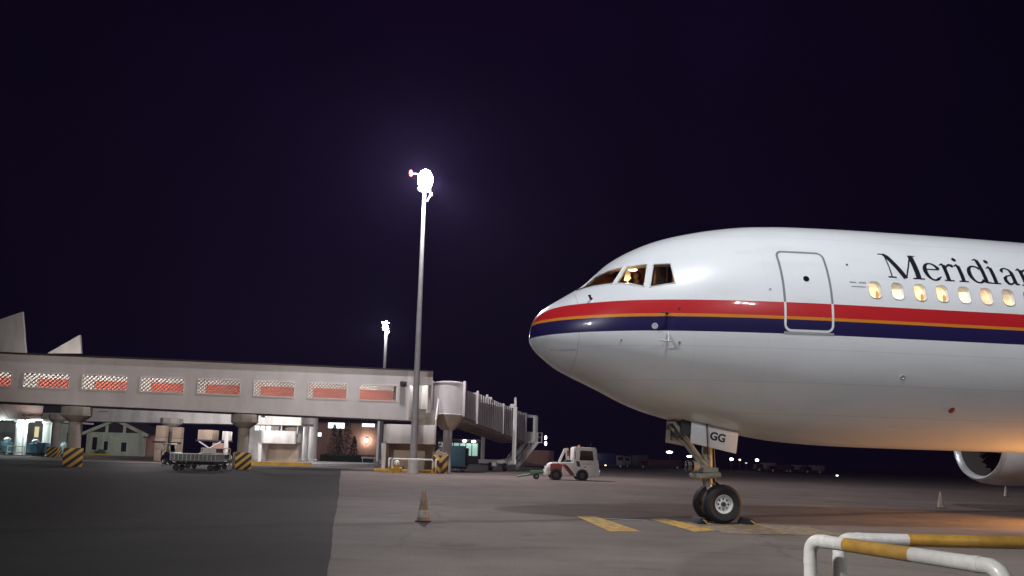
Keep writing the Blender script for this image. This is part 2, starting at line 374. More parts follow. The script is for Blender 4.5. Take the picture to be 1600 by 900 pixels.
def zmid(s):
    t = min(1, max(0, s / 5)); t = t * t * (3 - 2 * t); return 4.395 * (1 - t) + (fT(s) + fB(s)) / 2 * t
def ring_pt(s, th, shrink=0.0):
    T, Bo, W, m = fT(s) - shrink, fB(s) + shrink, max(0, fW(s) - shrink), zmid(s)
    sn = math.sin(th)
    return Vector((s - L0, -W * math.cos(th), m + ((T - m) if sn > 0 else (m - Bo)) * sn))
def skin_raw(s, z):
    T, Bo, m = fT(s), fB(s), zmid(s)
    k = max(-1, min(1, (z - m) / ((T - m) if z > m else (m - Bo))))
    return Vector((s - L0, -fW(s) * math.sqrt(1 - k * k), z))
def skin(s, z, off=0.0, side=-1):
    p = skin_raw(s, z); a = skin_raw(s + .02, z) - skin_raw(s - .02, z); b = skin_raw(s, z + .02) - skin_raw(s, z - .02)
    nrm = a.cross(b).normalized()
    if nrm.y > 0: nrm = -nrm
    p = p + nrm * off
    if side > 0: p.y = -p.y
    return p
def skin_n(s, z): return (skin(s, z, 1.0) - skin(s, z, 0.0)).normalized()

def livery(name):
    m = bpy.data.materials.new(name); m.use_nodes = True; n, l = m.node_tree.nodes, m.node_tree.links; b = n['Principled BSDF']
    tc = n.new('ShaderNodeTexCoord'); sp = n.new('ShaderNodeSeparateXYZ'); l.new(tc.outputs['Object'], sp.inputs[0])
    def mth(op, a, bb=None):
        q = n.new('ShaderNodeMath'); q.operation = op
        for i, s in enumerate((a, bb)):
            if s is None: continue
            if isinstance(s, (int, float)): q.inputs[i].default_value = s
            else: l.new(s, q.inputs[i])
        return q.outputs[0]
    def mixc(f, a, bb):
        q = n.new('ShaderNodeMix'); q.data_type = 'RGBA'
        if isinstance(f, float): q.inputs[0].default_value = f
        else: l.new(f, q.inputs[0])
        for i, s in ((6, a), (7, bb)):
            if isinstance(s, tuple): q.inputs[i].default_value = (*s, 1)
            else: l.new(s, q.inputs[i])
        return q.outputs[2]
    no = n.new('ShaderNodeTexNoise'); no.inputs['Scale'].default_value = .8; no.inputs['Detail'].default_value = 6; l.new(tc.outputs['Object'], no.inputs['Vector'])
    white = mixc(no.outputs['Fac'], (.74, .76, .79), (.80, .81, .82))
    # soot and rain streaks, mostly on the lower skin
    mp = n.new('ShaderNodeMapping'); mp.inputs['Scale'].default_value = (.5, 2.5, 2.5); l.new(tc.outputs['Object'], mp.inputs[0])
    n2 = n.new('ShaderNodeTexNoise'); n2.inputs['Scale'].default_value = 1.3; n2.inputs['Detail'].default_value = 8; l.new(mp.outputs[0], n2.inputs['Vector'])
    st = mth('MULTIPLY', mth('MAXIMUM', mth('SUBTRACT', n2.outputs['Fac'], .52), 0.0), .9)
    white = mixc(st, white, (.50, .49, .46))
    def seamline(src, v, w):
        return mth('LESS_THAN', mth('ABSOLUTE', mth('SUBTRACT', src, v)), w)
    for v, w in ((.97 - L0, .006),): white = mixc(mth('MULTIPLY', seamline(sp.outputs['X'], v, w), .45), white, (.2, .2, .2))
    for v in (3.42, 5.02, 7.02, 9.95, 12.6): white = mixc(mth('MULTIPLY', seamline(sp.outputs['X'], v - L0, .004), .16), white, (.3, .3, .3))
    aft = mth('GREATER_THAN', sp.outputs['X'], 1.02 - L0)
    for v in (2.62, 3.30, 4.02, 6.78): white = mixc(mth('MULTIPLY', mth('MULTIPLY', seamline(sp.outputs['Z'], v, .005), aft), .3), white, (.25, .25, .25))
    z = sp.outputs['Z']; zr_ = mth('ADD', z, mth('MULTIPLY', mth('POWER', mth('MAXIMUM', mth('SUBTRACT', .75 - L0, sp.outputs['X']), 0.0), 2.0), .42))
    c = mixc(mth('LESS_THAN', zr_, 5.045), white, (.50, .018, .022))
    c = mixc(mth('LESS_THAN', z, 4.730), c, (.66, .22, .02))
    c = mixc(mth('LESS_THAN', z, 4.660), c, (.020, .014, .075))
    c = mixc(mth('LESS_THAN', z, 4.338), c, white)
    l.new(c, b.inputs['Base Color'])
    b.inputs['Roughness'].default_value = .32; b.inputs['Specular IOR Level'].default_value = .34; b.inputs['Coat Weight'].default_value = .7; b.inputs['Coat Roughness'].default_value = .05
    bp = n.new('ShaderNodeBump'); bp.inputs['Strength'].default_value = .10; bp.inputs['Distance'].default_value = .02
    n3 = n.new('ShaderNodeTexNoise'); n3.inputs['Scale'].default_value = 1.8; n3.inputs['Detail'].default_value = 2; l.new(tc.outputs['Object'], n3.inputs['Vector'])
    l.new(n3.outputs['Fac'], bp.inputs['Height']); l.new(bp.outputs[0], b.inputs['Normal'])
    return m
M_liv = livery('airline_livery')
M_acw = mat('aircraft_white', (.76, .77, .79), .35, var=.04, coat=.4)
M_acg = mat('aircraft_grey', (.36, .37, .38), .45, var=.1)
M_trim = mat('window_trim', (.50, .51, .52), .4, var=.05)
M_alu = mat('polished_metal', (.66, .68, .71), .36, metal=.45, var=.05)
M_gear = mat('gear_paint', (.33, .32, .27), .5, var=.25, dirt=.8)
M_cock = mat('cockpit_lining', (.34, .20, .11), .8, var=.2)
M_seat = mat('cockpit_seat', (.05, .025, .018), .9, var=.2)
M_let = mat('black_lettering', (.010, .010, .018), .4, var=.1)

_nm = (G(1128, 818)); AC_LOC = Vector((_nm.x - .33 * math.sin(PSI), _nm.y + .33 * math.cos(PSI), 0))
air = thing('airliner', 'white jet airliner with red, orange and navy stripe standing on the apron', 'airplane', AC_LOC, PSI)
# skin
ss = [0.0] + [0.004 * k * k for k in range(1, 17)] + [1.02 + .1 * k for k in range(1, 56)] + [6.6 + .5 * k for k in range(1, 95)]
ss = [s for s in ss if s <= 54]; NT = 96; b = B()
for i, s in enumerate(ss[1:]):
    b.v += [tuple(ring_pt(s, 2 * math.pi * k / NT)) for k in range(NT)]
b.v.append(tuple(ring_pt(0, 0))); nr = len(ss) - 1
for i in range(nr - 1):
    for k in range(NT): b.f.append([i * NT + k, i * NT + (k + 1) % NT, (i + 1) * NT + (k + 1) % NT, (i + 1) * NT + k])
for k in range(NT): b.f.append([nr * NT, (k + 1) % NT, k])
b.f.append([(nr - 1) * NT + k for k in range(NT)])
fus = b.build('fuselage', M_liv, air)
# cockpit cavity, window pockets
cav = B(); cs = [1.42 + .1 * k for k in range(0, 21)]; ths = [R(8) + (math.pi - R(16)) * k / 20 for k in range(21)]
for s in cs:
    ps = [ring_pt(s, t, .10) for t in ths]; z0 = 5.02
    ps = [Vector((p.x, p.y, max(p.z, z0 + .02 * math.sin(k / 20 * math.pi) + .001))) for k, p in enumerate(ps)]
    ps += [Vector((ps[0].x, ps[-1].y * (1 - q) + ps[0].y * q, z0 - .0)) for q in (0.02, .33, .66, .98)]
    cav.v += [tuple(p) for p in ps]
m_ = 25
for i in range(len(cs) - 1):
    for k in range(m_): cav.f.append([i * m_ + k, i * m_ + (k + 1) % m_, (i + 1) * m_ + (k + 1) % m_, (i + 1) * m_ + k])
cav.f.append(list(range(m_))); cav.f.append([(len(cs) - 1) * m_ + k for k in range(m_)])
PANES = [[(1.13, 5.535), (1.30, 5.69), (1.50, 5.87), (1.75, 5.935), (2.03, 5.965), (1.73, 5.50), (1.42, 5.505)],
         [(1.79, 5.50), (2.08, 5.955), (2.30, 5.975), (2.51, 5.975), (2.35, 5.37), (2.07, 5.455)],
         [(2.62, 5.965), (2.985, 5.955), (3.0, 5.45), (2.46, 5.355)]]
cut = B()
for pane in PANES:
    for sd in (-1, 1):
        pts = [skin(s, z, 0, sd) for s, z in pane]; s_, z_ = [sum(q[i] for q in pane) / len(pane) for i in (0, 1)]
        nn = skin_n(s_, z_); nn = Vector((nn.x, nn.y * (1 if sd < 0 else -1), nn.z))
        cut.prism([p + nn * .25 for p in pts], nn * -.52)
def rrect(w, h, r, n=6):
    out = []
    for cx, cy, a in ((w / 2 - r, h / 2 - r, 0), (-w / 2 + r, h / 2 - r, 90), (-w / 2 + r, -h / 2 + r, 180), (w / 2 - r, -h / 2 + r, 270)):
        for k in range(n + 1): t = R(a + 90 * k / n); out.append((cx + r * math.cos(t), cy + r * math.sin(t)))
    return out
WINS = [7.525 + .5475 * k for k in range(10)]; WZ = 5.44
def win_frame(s, z):
    n_ = skin_n(s, z); up = Vector((0, 0, 1)); up = (up - n_ * up.dot(n_)).normalized(); ax = Vector((1, 0, 0)); return skin(s, z), n_, up, ax
wc = B()
for s in WINS:
    c, n_, up, ax = win_frame(s, WZ); pts = [c + ax * x + up * y for x, y in rrect(.285, .405, .115)]
    wc.prism([p + n_ * .08 for p in pts], n_ * -.19)
def boolean(target, cutter):
    o = cutter.build('cutter', M_liv); o.parent = target.parent
    bpy.context.view_layer.update()
    md = target.modifiers.new('cut', 'BOOLEAN'); md.operation = 'DIFFERENCE'; md.solver = 'EXACT'; md.object = o
    dg = bpy.context.evaluated_depsgraph_get(); me = bpy.data.meshes.new_from_object(target.evaluated_get(dg))
    target.modifiers.clear(); target.data = me; bpy.data.objects.remove(o)
for c_ in (cav, cut, wc): boolean(fus, c_)
me = fus.data; me.name = 'fuselage'; me.materials.clear()
me.materials.append(M_liv); me.materials.append(M_cock)
for p in me.polygons:
    c = p.center; s = c.x + L0; p.material_index = 0
    if 1.2 < s < 3.6 and c.z > 5.0:
        k = 0.0
        q = skin_raw(s, c.z)
        if abs(c.y) < abs(q.y) - .085 and c.z < fT(s) - .085: p.material_index = 1
me.polygons.foreach_set('use_smooth', [True] * len(me.polygons)); me.set_sharp_from_angle(angle=R(30))
# flight deck panes and frames
for pane in PANES:
    for sd in (-1, 1):
        pts = [skin(s, z, -.012, sd) for s, z in pane]; cc = sum(pts, Vector()) / len(pts)
        w = B(); w.tube([skin(s, z, .002, sd) for s, z in pane + pane[:1]], .022, 6); f_ = w.build('cockpit_window', M_acw, air)
        g_ = B(); g_.add(pts + [cc], [(i, (i + 1) % len(pts), len(pts)) for i in range(len(pts))]); g_.build('pane', M_glass, f_)
for sd in (-1, 1):                  # wipers at the foot of the windshield
    w = B(); w.tube([skin(1.06, 5.50, .02, sd), skin(1.20, 5.52, .03, sd), skin(1.62, 5.53, .025, sd)], .010, 6); w.build('wiper', M_dark, air)
# seats, panel and dome lamp on the flight deck
for y in (-.62, .62):
    s_ = B(); s_.box(2.28 - L0, 2.42 - L0, y - .24, y + .24, 5.05, 5.62); s_.box(2.27 - L0, 2.40 - L0, y - .13, y + .13, 5.62, 5.85); s_.box(1.9 - L0, 2.3 - L0, y - .25, y + .25, 5.03, 5.2)
    s_.build('cockpit_seat', M_seat, air, .03)
box_part('glareshield', M_seat, air, 1.52 - L0, 1.78 - L0, -1.0, 1.0, 5.05, 5.42, .03)
box_part('overhead_panel', M_seat, air, 2.2 - L0, 2.7 - L0, -.3, .3, 6.08, 6.2, .01)
B().ball((2.40 - L0, -.66, 6.06), (.12, .10, .035), 12).build('dome_lamp', emit('dome_lamp', (1.0, .80, .50), 5.0), air)
q = B(); q.prism([(2.10 - L0, -.98, 5.70), (2.19 - L0, -1.0, 5.68), (2.27 - L0, -1.0, 5.76), (2.25 - L0, -.95, 5.95), (2.17 - L0, -.93, 5.97), (2.13 - L0, -.96, 5.85)], (.01, .03, 0)); q.build('glow_board', M_acw, air)  # white board added to catch the lamp glow behind the pane
B().ball((2.49 - L0, -1.0, 5.585), (.07, .06, .035), 10).build('cockpit_glint', emit('cockpit_glint', (1.0, .72, .45), 1.6), air)  # glowing ball added as a glint in the side pane
q = B(); q.ball((2.42 - L0, -1.0, 5.82), (.085, .12, .13), 12); q.ball((2.44 - L0, -1.0, 5.52), (.12, .2, .22), 12); q.build('headrest', M_seat, air)
q = B(); q.box(2.78 - L0, 2.96 - L0, -1.55, -1.1, 5.2, 5.98); q.box(3.05 - L0, 3.12 - L0, -1.5, -.9, 5.1, 6.2); q.build('jump_seat', M_seat, air, .04)
lamp('cockpit_light', 'POINT', (2.16 - L0, -1.12, 5.72), 6.0, (1.0, .60, .24), air, radius=.03)
lamp('cockpit_light', 'POINT', (2.75 - L0, -.6, 5.85), 15.0, (1.0, .52, .22), air, radius=.05)
# cabin windows: trim ring and glowing pane in a recess
lit = [emit('lit_cabin_pane', (1.0, .80, .46), 1.05), emit('lit_cabin_pane_pale', (1.0, .86, .58), 1.1), emit('lit_cabin_pane_amber', (1.0, .66, .38), .95)]
def grad_pane(m):
    n, l = m.node_tree.nodes, m.node_tree.links; b = n['Principled BSDF']; tc = n.new('ShaderNodeTexCoord'); no = n.new('ShaderNodeTexNoise'); no.inputs['Scale'].default_value = 5.5
    l.new(tc.outputs['Object'], no.inputs['Vector']); mr = n.new('ShaderNodeMapRange'); l.new(no.outputs['Fac'], mr.inputs[0]); k = b.inputs['Emission Strength'].default_value
    mr.inputs[1].default_value = .35; mr.inputs[2].default_value = .65; mr.inputs[3].default_value = k * .62; mr.inputs[4].default_value = k * 1.12; l.new(mr.outputs[0], b.inputs['Emission Strength'])
for m in lit: grad_pane(m)
for i, s in enumerate(WINS):
    c, n_, up, ax = win_frame(s, WZ)
    w = B(); ring = [c + ax * x + up * y + n_ * .001 for x, y in rrect(.30, .42, .12)]; w.tube(ring + ring[:1], .007, 6, False)
    f_ = w.build('cabin_window', M_trim, air)
    pts = [c + ax * x + up * y - n_ * .085 for x, y in rrect(.281, .401, .113)]
    B().add(pts, [list(range(len(pts)))]).build('pane', lit[(0, 1, 0, 0, 1, 2, 2, 0, 1, 0)[i]] if i != 7 else M_acg, f_)
M_blind = emit('blind', (1.0, .80, .52), .34); M_sil = emit('seat_in_window', (.8, .42, .14), .30)  # cabin light on blinds and seat backs set as their own glow
for i, fr in ((1, .30), (4, .22), (6, .5), (8, .7)):
    c, n_, up, ax = win_frame(WINS[i], WZ); o = [k for k in air.children if k.name.startswith('cabin_window')][i]
    pts = [c + ax * x + up * max(y, .2 - .4 * fr) - n_ * .080 for x, y in rrect(.280, .400, .113)]; B().add(pts, [list(range(len(pts)))]).build('blind', M_blind, o)
for i in (2, 3, 0):
    c, n_, up, ax = win_frame(WINS[i], WZ); o = [k for k in air.children if k.name.startswith('cabin_window')][i]
    pts = [c + ax * x + up * y - n_ * .080 for x, y in ((.03, -.19), (.10, -.17), (.135, -.10), (.135, -.02), (.10, .03), (.06, -.02))]; B().add(pts, [list(range(len(pts)))]).build('seat_back', M_sil, o)
# forward door
def patch(name, s0, s1, z0, z1, off, m, parent, ns=8, nz=24):
    q = B()
    for i in range(nz + 1):
        for k in range(ns + 1): q.v.append(tuple(skin(s0 + (s1 - s0) * k / ns, z0 + (z1 - z0) * i / nz, off)))
    for i in range(nz):
        for k in range(ns): q.f.append([i * (ns + 1) + k, i * (ns + 1) + k + 1, (i + 1) * (ns + 1) + k + 1, (i + 1) * (ns + 1) + k])
    return q.build(name, m, parent, keep=True)
def ribbon(name, path, w, off, m, parent, closed=True):
    q = B(); n = len(path); rng = range(n if closed else n - 1)
    for i in range(n):
        a = path[(i - 1) % n] if closed or i else path[0]; c = path[(i + 1) % n] if closed or i < n - 1 else path[-1]
        d = Vector((c[0] - a[0], c[1] - a[1])); d.normalize(); nx, nz = -d.y * w / 2, d.x * w / 2
        q.v.append(tuple(skin(path[i][0] + nx, path[i][1] + nz, off))); q.v.append(tuple(skin(path[i][0] - nx, path[i][1] - nz, off)))
    for i in rng:
        k = (i + 1) % n; q.f.append([2 * i, 2 * i + 1, 2 * k + 1, 2 * k])
    return q.build(name, m, parent, keep=True)
DS0, DS1, DZ0, DZ1 = 5.37, 6.46, 4.415, 6.315
door = patch('door', DS0, DS1, DZ0, DZ1, .006, M_liv, air)
mfr = mat('door_frame_paint', (.20, .21, .23), .45, var=.05)
n, l = mfr.node_tree.nodes, mfr.node_tree.links; bb = n['Principled BSDF']; old = bb.inputs['Base Color'].links[0].from_socket
tc = n.new('ShaderNodeTexCoord'); sp = n.new('ShaderNodeSeparateXYZ'); l.new(tc.outputs['Object'], sp.inputs[0]); lt = n.new('ShaderNodeMath'); lt.operation = 'LESS_THAN'; lt.inputs[1].default_value = 5.05
l.new(sp.outputs['Z'], lt.inputs[0]); mx = n.new('ShaderNodeMix'); mx.data_type = 'RGBA'; l.new(lt.outputs[0], mx.inputs[0]); l.new(old, mx.inputs[6]); mx.inputs[7].default_value = (.72, .73, .75, 1); l.new(mx.outputs[2], bb.inputs['Base Color'])
def dense(path, step=.06):
    out = []
    for i, a in enumerate(path):
        c = path[(i + 1) % len(path)]; k = max(1, int(math.hypot(c[0] - a[0], c[1] - a[1]) / step)); out += [(a[0] + (c[0] - a[0]) * j / k, a[1] + (c[1] - a[1]) * j / k) for j in range(k)]
    return out
rr = [((DS0 + DS1) / 2 + x, (DZ0 + DZ1) / 2 + y) for x, y in rrect(DS1 - DS0, DZ1 - DZ0, .14)]
ribbon('door_frame', dense(rr), .052, .010, mfr, door)
ribbon('door_sill', [(DS0 - .02 + k * .06, DZ0 - .05) for k in range(20)], .05, .008, M_acg, door, False)
c, n_, up, ax = win_frame(5.92, 5.62)
q = B(); q.lathe([(.07, 0), (.07, .012), (.05, .014), (.045, .004), (.001, .004)], (0, 0, 0), 18); Mx = n_.to_track_quat('Z', 'Y').to_matrix()
q.v = [tuple(c + n_ * .006 + Mx @ Vector(v)) for v in q.v]; ph = q.build('porthole', M_dglass, door)
# title lettering along the cabin
TH0 = math.asin((5.775 - zmid(9)) / (fT(9) - zmid(9)))
def let_pt(x, y):
    s = x; th = TH0 + y / 2.62; z = zmid(s) + (fT(s) - zmid(s)) * math.sin(th); return skin(s, z, .005)
class Glyph:
    def __init__(g, x0, k=1.0): g.b = B(); g.x0 = x0; g.k = k
    def stroke(g, pts, ws, n=14):
        if not isinstance(ws, (list, tuple)): ws = [ws] * len(pts)
        P = []; W = []
        for i in range(len(pts) - 1):
            d = math.hypot(pts[i + 1][0] - pts[i][0], pts[i + 1][1] - pts[i][1]); k = max(1, int(d / .03))
            for j in range(k): t = j / k; P.append((pts[i][0] + (pts[i + 1][0] - pts[i][0]) * t, pts[i][1] + (pts[i + 1][1] - pts[i][1]) * t)); W.append((ws[i] + (ws[i + 1] - ws[i]) * t) * 1.22)
        P.append(pts[-1]); W.append(ws[-1] * 1.22); m = len(P); o = len(g.b.v)
        for i in range(m):
            a, c = P[max(0, i - 1)], P[min(m - 1, i + 1)]; d = Vector((c[0] - a[0], c[1] - a[1])).normalized()
            for sg in (1, 0, -1): g.b.v.append(tuple(let_pt(g.x0 + P[i][0] - d.y * sg * W[i] / 2, P[i][1] + d.x * sg * W[i] / 2)))
        for i in range(m - 1):
            for q in (0, 1): g.b.f.append([o + 3 * i + q, o + 3 * i + q + 1, o + 3 * i + q + 4, o + 3 * i + q + 3])
        return g
    def vbar(g, x, y0, y1, w):        # upright stem cut square
        return g.stroke([(x, y0), (x, y1)], w)
    def serif(g, x0, x1, y, w=.028): return g.stroke([(x0, y), (x1, y)], w)
    def arc(g, cx, cy, rx, ry, a0, a1, w_h, w_v, n=26):
        pts = []; ws = []
        for k in range(n + 1):
            t = R(a0 + (a1 - a0) * k / n); pts.append((cx + rx * math.cos(t), cy + ry * math.sin(t))); ws.append(w_h * math.sin(t) ** 2 + w_v * math.cos(t) ** 2)
        return g.stroke(pts, ws)
    def dot(g, x, y, r): return g.stroke([(x - r, y), (x - r * .6, y), (x, y), (x + r * .6, y), (x + r, y)], [r * .3, r * 1.6, r * 2, r * 1.6, r * .3])
    def done(g): return g.b.build('letter', M_let, air, keep=True)
XH = .485
def g_M(x): Glyph(x).stroke([(.085, 0), (.085, .68)], .026).serif(-.01, .19, .014).serif(-.06, .13, .69).stroke([(.055, .70), (.13, .62), (.42, .0)], [.05, .10, .10]).stroke([(.425, .0), (.725, .66)], .03).vbar(.745, .01, .69, .105).serif(.60, .89, .014).serif(.70, .87, .69).done()
def g_e(x): Glyph(x).arc(.215, .24, .175, .235, 18, 310, .034, .088).stroke([(.05, .295), (.375, .295)], .03).stroke([(.378, .29), (.375, .33)], .05).stroke([(.33, .06), (.40, .11)], [.034, .02]).done()
def g_r(x): Glyph(x).vbar(.11, .01, XH - .02, .080).serif(.0, .25, .014).stroke([(.0, XH - .05), (.11, XH + .01)], [.02, .045]).stroke([(.12, .33), (.18, .42), (.25, .465), (.30, .47)], [.03, .04, .05, .075]).dot(.315, .445, .045).done()
def g_i(x): Glyph(x).vbar(.11, .01, XH - .02, .080).serif(-.005, .225, .014).stroke([(.0, XH - .05), (.11, XH + .01)], [.02, .045]).dot(.10, .66, .055).done()
def g_d(x): Glyph(x).arc(.215, .24, .175, .235, 40, 320, .034, .088).vbar(.40, .01, .70, .080).stroke([(.28, .68), (.40, .725)], [.02, .04]).serif(.40, .52, .02, .034).stroke([(.345, .06), (.37, .09)], .03).done()
def g_a(x): Glyph(x).vbar(.30, .05, .36, .080).stroke([(.30, .34), (.275, .43), (.20, .475), (.12, .46), (.06, .40)], [.075, .05, .034, .04, .055]).dot(.065, .385, .042).stroke([(.28, .28), (.14, .24), (.075, .17), (.075, .10), (.12, .03), (.20, .02), (.275, .085)], [.03, .036, .075, .078, .06, .034, .026]).stroke([(.30, .07), (.33, .02), (.40, .035)], [.078, .05, .024]).done()
def g_n(x): Glyph(x).vbar(.11, .01, XH - .02, .080).serif(.0, .225, .014).stroke([(.0, XH - .05), (.11, XH + .01)], [.02, .045]).stroke([(.12, .35), (.2, .45), (.29, .475), (.36, .43), (.385, .34)], [.03, .04, .045, .06, .08]).vbar(.385, .01, .35, .080).serif(.275, .50, .014).done()
g_M(7.94); g_e(8.87); g_r(9.32); g_i(9.69); g_d(9.98); g_i(10.51); g_a(10.82); g_n(11.27); g_a(11.80)
# small stencils, drains, probes and lights on the nose
for nm, s, z, w, h in (('stencil', 7.02, 5.60, .16, .018), ('stencil', 7.25, 5.605, .16, .03), ('stencil', 7.14, 5.50, .34, .014), ('stencil', 5.06, 5.33, .06, .05), ('drain_mast', 6.99, 6.045, .05, .05), ('vent_port', 9.74, 2.83, .13, .15), ('vent_port', 3.05, 4.84, .06, .06)):
    c, n_, up, ax = win_frame(s, z); pts = [c + n_ * .004 + ax * x + up * y for x, y in rrect(w, h, min(w, h) * .45)]
    B().prism(pts, n_ * .006).build(nm, M_red if nm == 'vent_port' and s > 5 else M_acg if nm == 'stencil' else M_dark, air)
def probe(s, z, ln, drop, m=M_acg, r=.016, name='pitot_probe'):
    p = skin(s, z); n_ = skin_n(s, z); e = p + n_ * .16 + Vector((0, 0, -drop)); t = B(); t.tube([p - n_ * .02, e], [r * 1.8, r]); t.tube([e + Vector((.05, 0, 0)), e + Vector((-ln, 0, 0))], [r, r * .7]); t.build(name, m, air)
probe(2.78, 4.72, .16, .02, M_dark); probe(2.82, 4.28, .22, .16, M_alu, .022); probe(1.26, 5.15, .02, .03, M_dark, .02, 'angle_vane')
for s, z, r in ((2.53, 4.44, .07), (8.25, 3.51, .06), (1.85, 4.14, .025), (3.08, 4.09, .03)):
    c, n_, up, ax = win_frame(s, z); q = B(); q.lathe([(r, 0), (r, .012), (r * .6, .014), (r * .5, .005), (.001, .005)], n=16); Mx = n_.to_track_quat('Z', 'Y').to_matrix()
    q.v = [tuple(c + Mx @ Vector(v)) for v in q.v]; q.build('static_port', M_alu if r > .05 else M_acg, air)
t = B(); t.tube([skin(.42, 4.02, .006), skin(.7, 3.98, .006), skin(.93, 3.97, .006)], .008, 5); t.build('lightning_strip', M_acg, air)
# nose gear
gx = -.22
wheel_z = .47
for y in (-.33, .33):
    w = wheel(air, (0, y, wheel_z), .47, .36, 'y', M_white, 40, .47)
    hub = B()
    for k in range(8):
        a = 2 * math.pi * k / 8; hub.ball((.125 * math.cos(a), y + math.copysign(.075, y), wheel_z + .125 * math.sin(a)), (.026, .03, .026), 8)
    hub.lathe([(.055, -.02), (.055, .05), (.03, .055), (.001, .055)] if y > 0 else [(.055, .02), (.055, -.05), (.03, -.055), (.001, -.055)], (0, y + math.copysign(.07, y), wheel_z), 14, 'y')
    hub.build('hub_bolts', M_dark, w)
B().tube([(0, -.4, wheel_z), (0, .4, wheel_z)], .055, 12).build('axle', M_gear, air)
g_ = B(); g_.tube([(gx + .12, 0, .55), (gx, 0, .95)], [.08, .065], 14); g_.tube([(gx + .2, 0, wheel_z), (gx + .05, 0, .72)], .07, 12); g_.build('shock_piston', M_alu, air)
B().tube([(gx, 0, .92), (gx - .02, 0, 1.05), (gx - .03, 0, 2.35)], [.125, .135, .125], 18).build('strut', M_gear, air)
g_ = B(); g_.tube([(gx + .08, -.08, 1.08), (gx + .34, 0, .86), (gx + .16, -.02, .60)], .034, 8); g_.tube([(gx + .08, .08, 1.08), (gx + .34, 0, .86)], .034, 8); g_.build('torque_link', M_dark, air)
g_ = B(); g_.tube([(gx - .08, -.12, 1.35), (gx - .95, -.22, 2.42)], .05, 10); g_.tube([(gx - .08, .12, 1.35), (gx - .95, .22, 2.42)], .05, 10); g_.tube([(gx - .95, -.22, 2.42), (gx - .95, .22, 2.42)], .04, 8); g_.build('drag_brace', M_gear, air)
g_ = B()
for y in (-.22, .22): g_.tube([(gx - .30, y, 1.12), (gx + .22, y, 1.16)], [.075, .075], 12); g_.ball((gx - .32, y, 1.12), .085, 10)
g_.box(gx - .2, gx + .16, -.26, .26, 1.22, 1.34); g_.build('steering_actuator', M_gear, air)
for y in (-.2, .2):
    g_ = B(); g_.lathe([(.001, .2), (.09, .17), (.14, .02), (.145, 0)], (gx - .48, y, 1.36), 14, 'x'); g_.box(gx - .32, gx - .1, y - .03, y + .03, 1.33, 1.39); t = g_.build('taxi_light', M_gear, air)
    B().lathe([(.001, -.02), (.11, -.012), (.14, 0)], (gx - .483, y, 1.36), 14, 'x').build('lens', M_dglass, t)
g_ = B()
for y, x in ((-.10, .13), (.08, .14), (.0, .17)): g_.tube([(gx + x, y, .75), (gx + x + .02, y + .02, 1.3), (gx + x - .02, y, 1.8), (gx + x, y * .5, 2.3)], .014, 6)
g_.build('hydraulic_hose', M_dark, air)
def plate(name, pts, y, th, m):
    q = B(); q.prism([(s - L0, y, z) for s, z in pts], (0, th, 0)); return q.build(name, m, air, .012)
nd = plate('gear_door', [(3.97, 2.52), (5.16, 2.27), (5.09, 1.69), (3.94, 1.92)], -.47, .045, M_acw)
nd['label'] = 'white nose gear door lettered GG'
fd = plate('gear_door', [(3.66, 2.60), (4.40, 2.40), (4.34, 1.82), (3.62, 1.93)], .44, .045, M_gear)
g_ = B(); g_.bar((3.68 - L0, .40, 2.0), (3.70 - L0, .40, 2.5), .05, .06); g_.bar((3.66 - L0, .40, 1.97), (4.34 - L0, .40, 1.87), .05, .07); g_.bar((4.33 - L0, .40, 1.87), (4.37 - L0, .40, 2.38), .05, .05); g_.build('stiffener', M_gear, fd)
B().tube([(4.33 - L0, -.50, 2.44), (4.36 - L0, -.50, 1.86), (4.40 - L0, -.40, 1.62), (gx - .03, -.12, 1.55)], .017, 8).build('door_rod', M_dark, nd)
tcu = bpy.data.curves.new('registration', 'FONT'); tcu.body = 'GG'; tcu.size = .27; tcu.extrude = .002; tcu.offset = .009; tcu.align_x = 'CENTER'; tcu.align_y = 'CENTER'
to = bpy.data.objects.new('registration', tcu); COL.objects.link(to); bpy.context.view_layer.update()
tm = bpy.data.meshes.new_from_object(to.evaluated_get(bpy.context.evaluated_depsgraph_get())); bpy.data.objects.remove(to)
tm.transform(Matrix.Translation((4.62 - L0, -.4745, 2.07)) @ Matrix.Rotation(R(11), 4, 'Y') @ Matrix.Rotation(R(90), 4, 'X')); tm.materials.clear(); tm.materials.append(M_let)
to = bpy.data.objects.new('registration', tm); COL.objects.link(to); to.parent = nd
box_part('wheel_well', M_dark, air, 3.75 - L0, 5.05 - L0, -.40, .40, 2.10, 2.6)
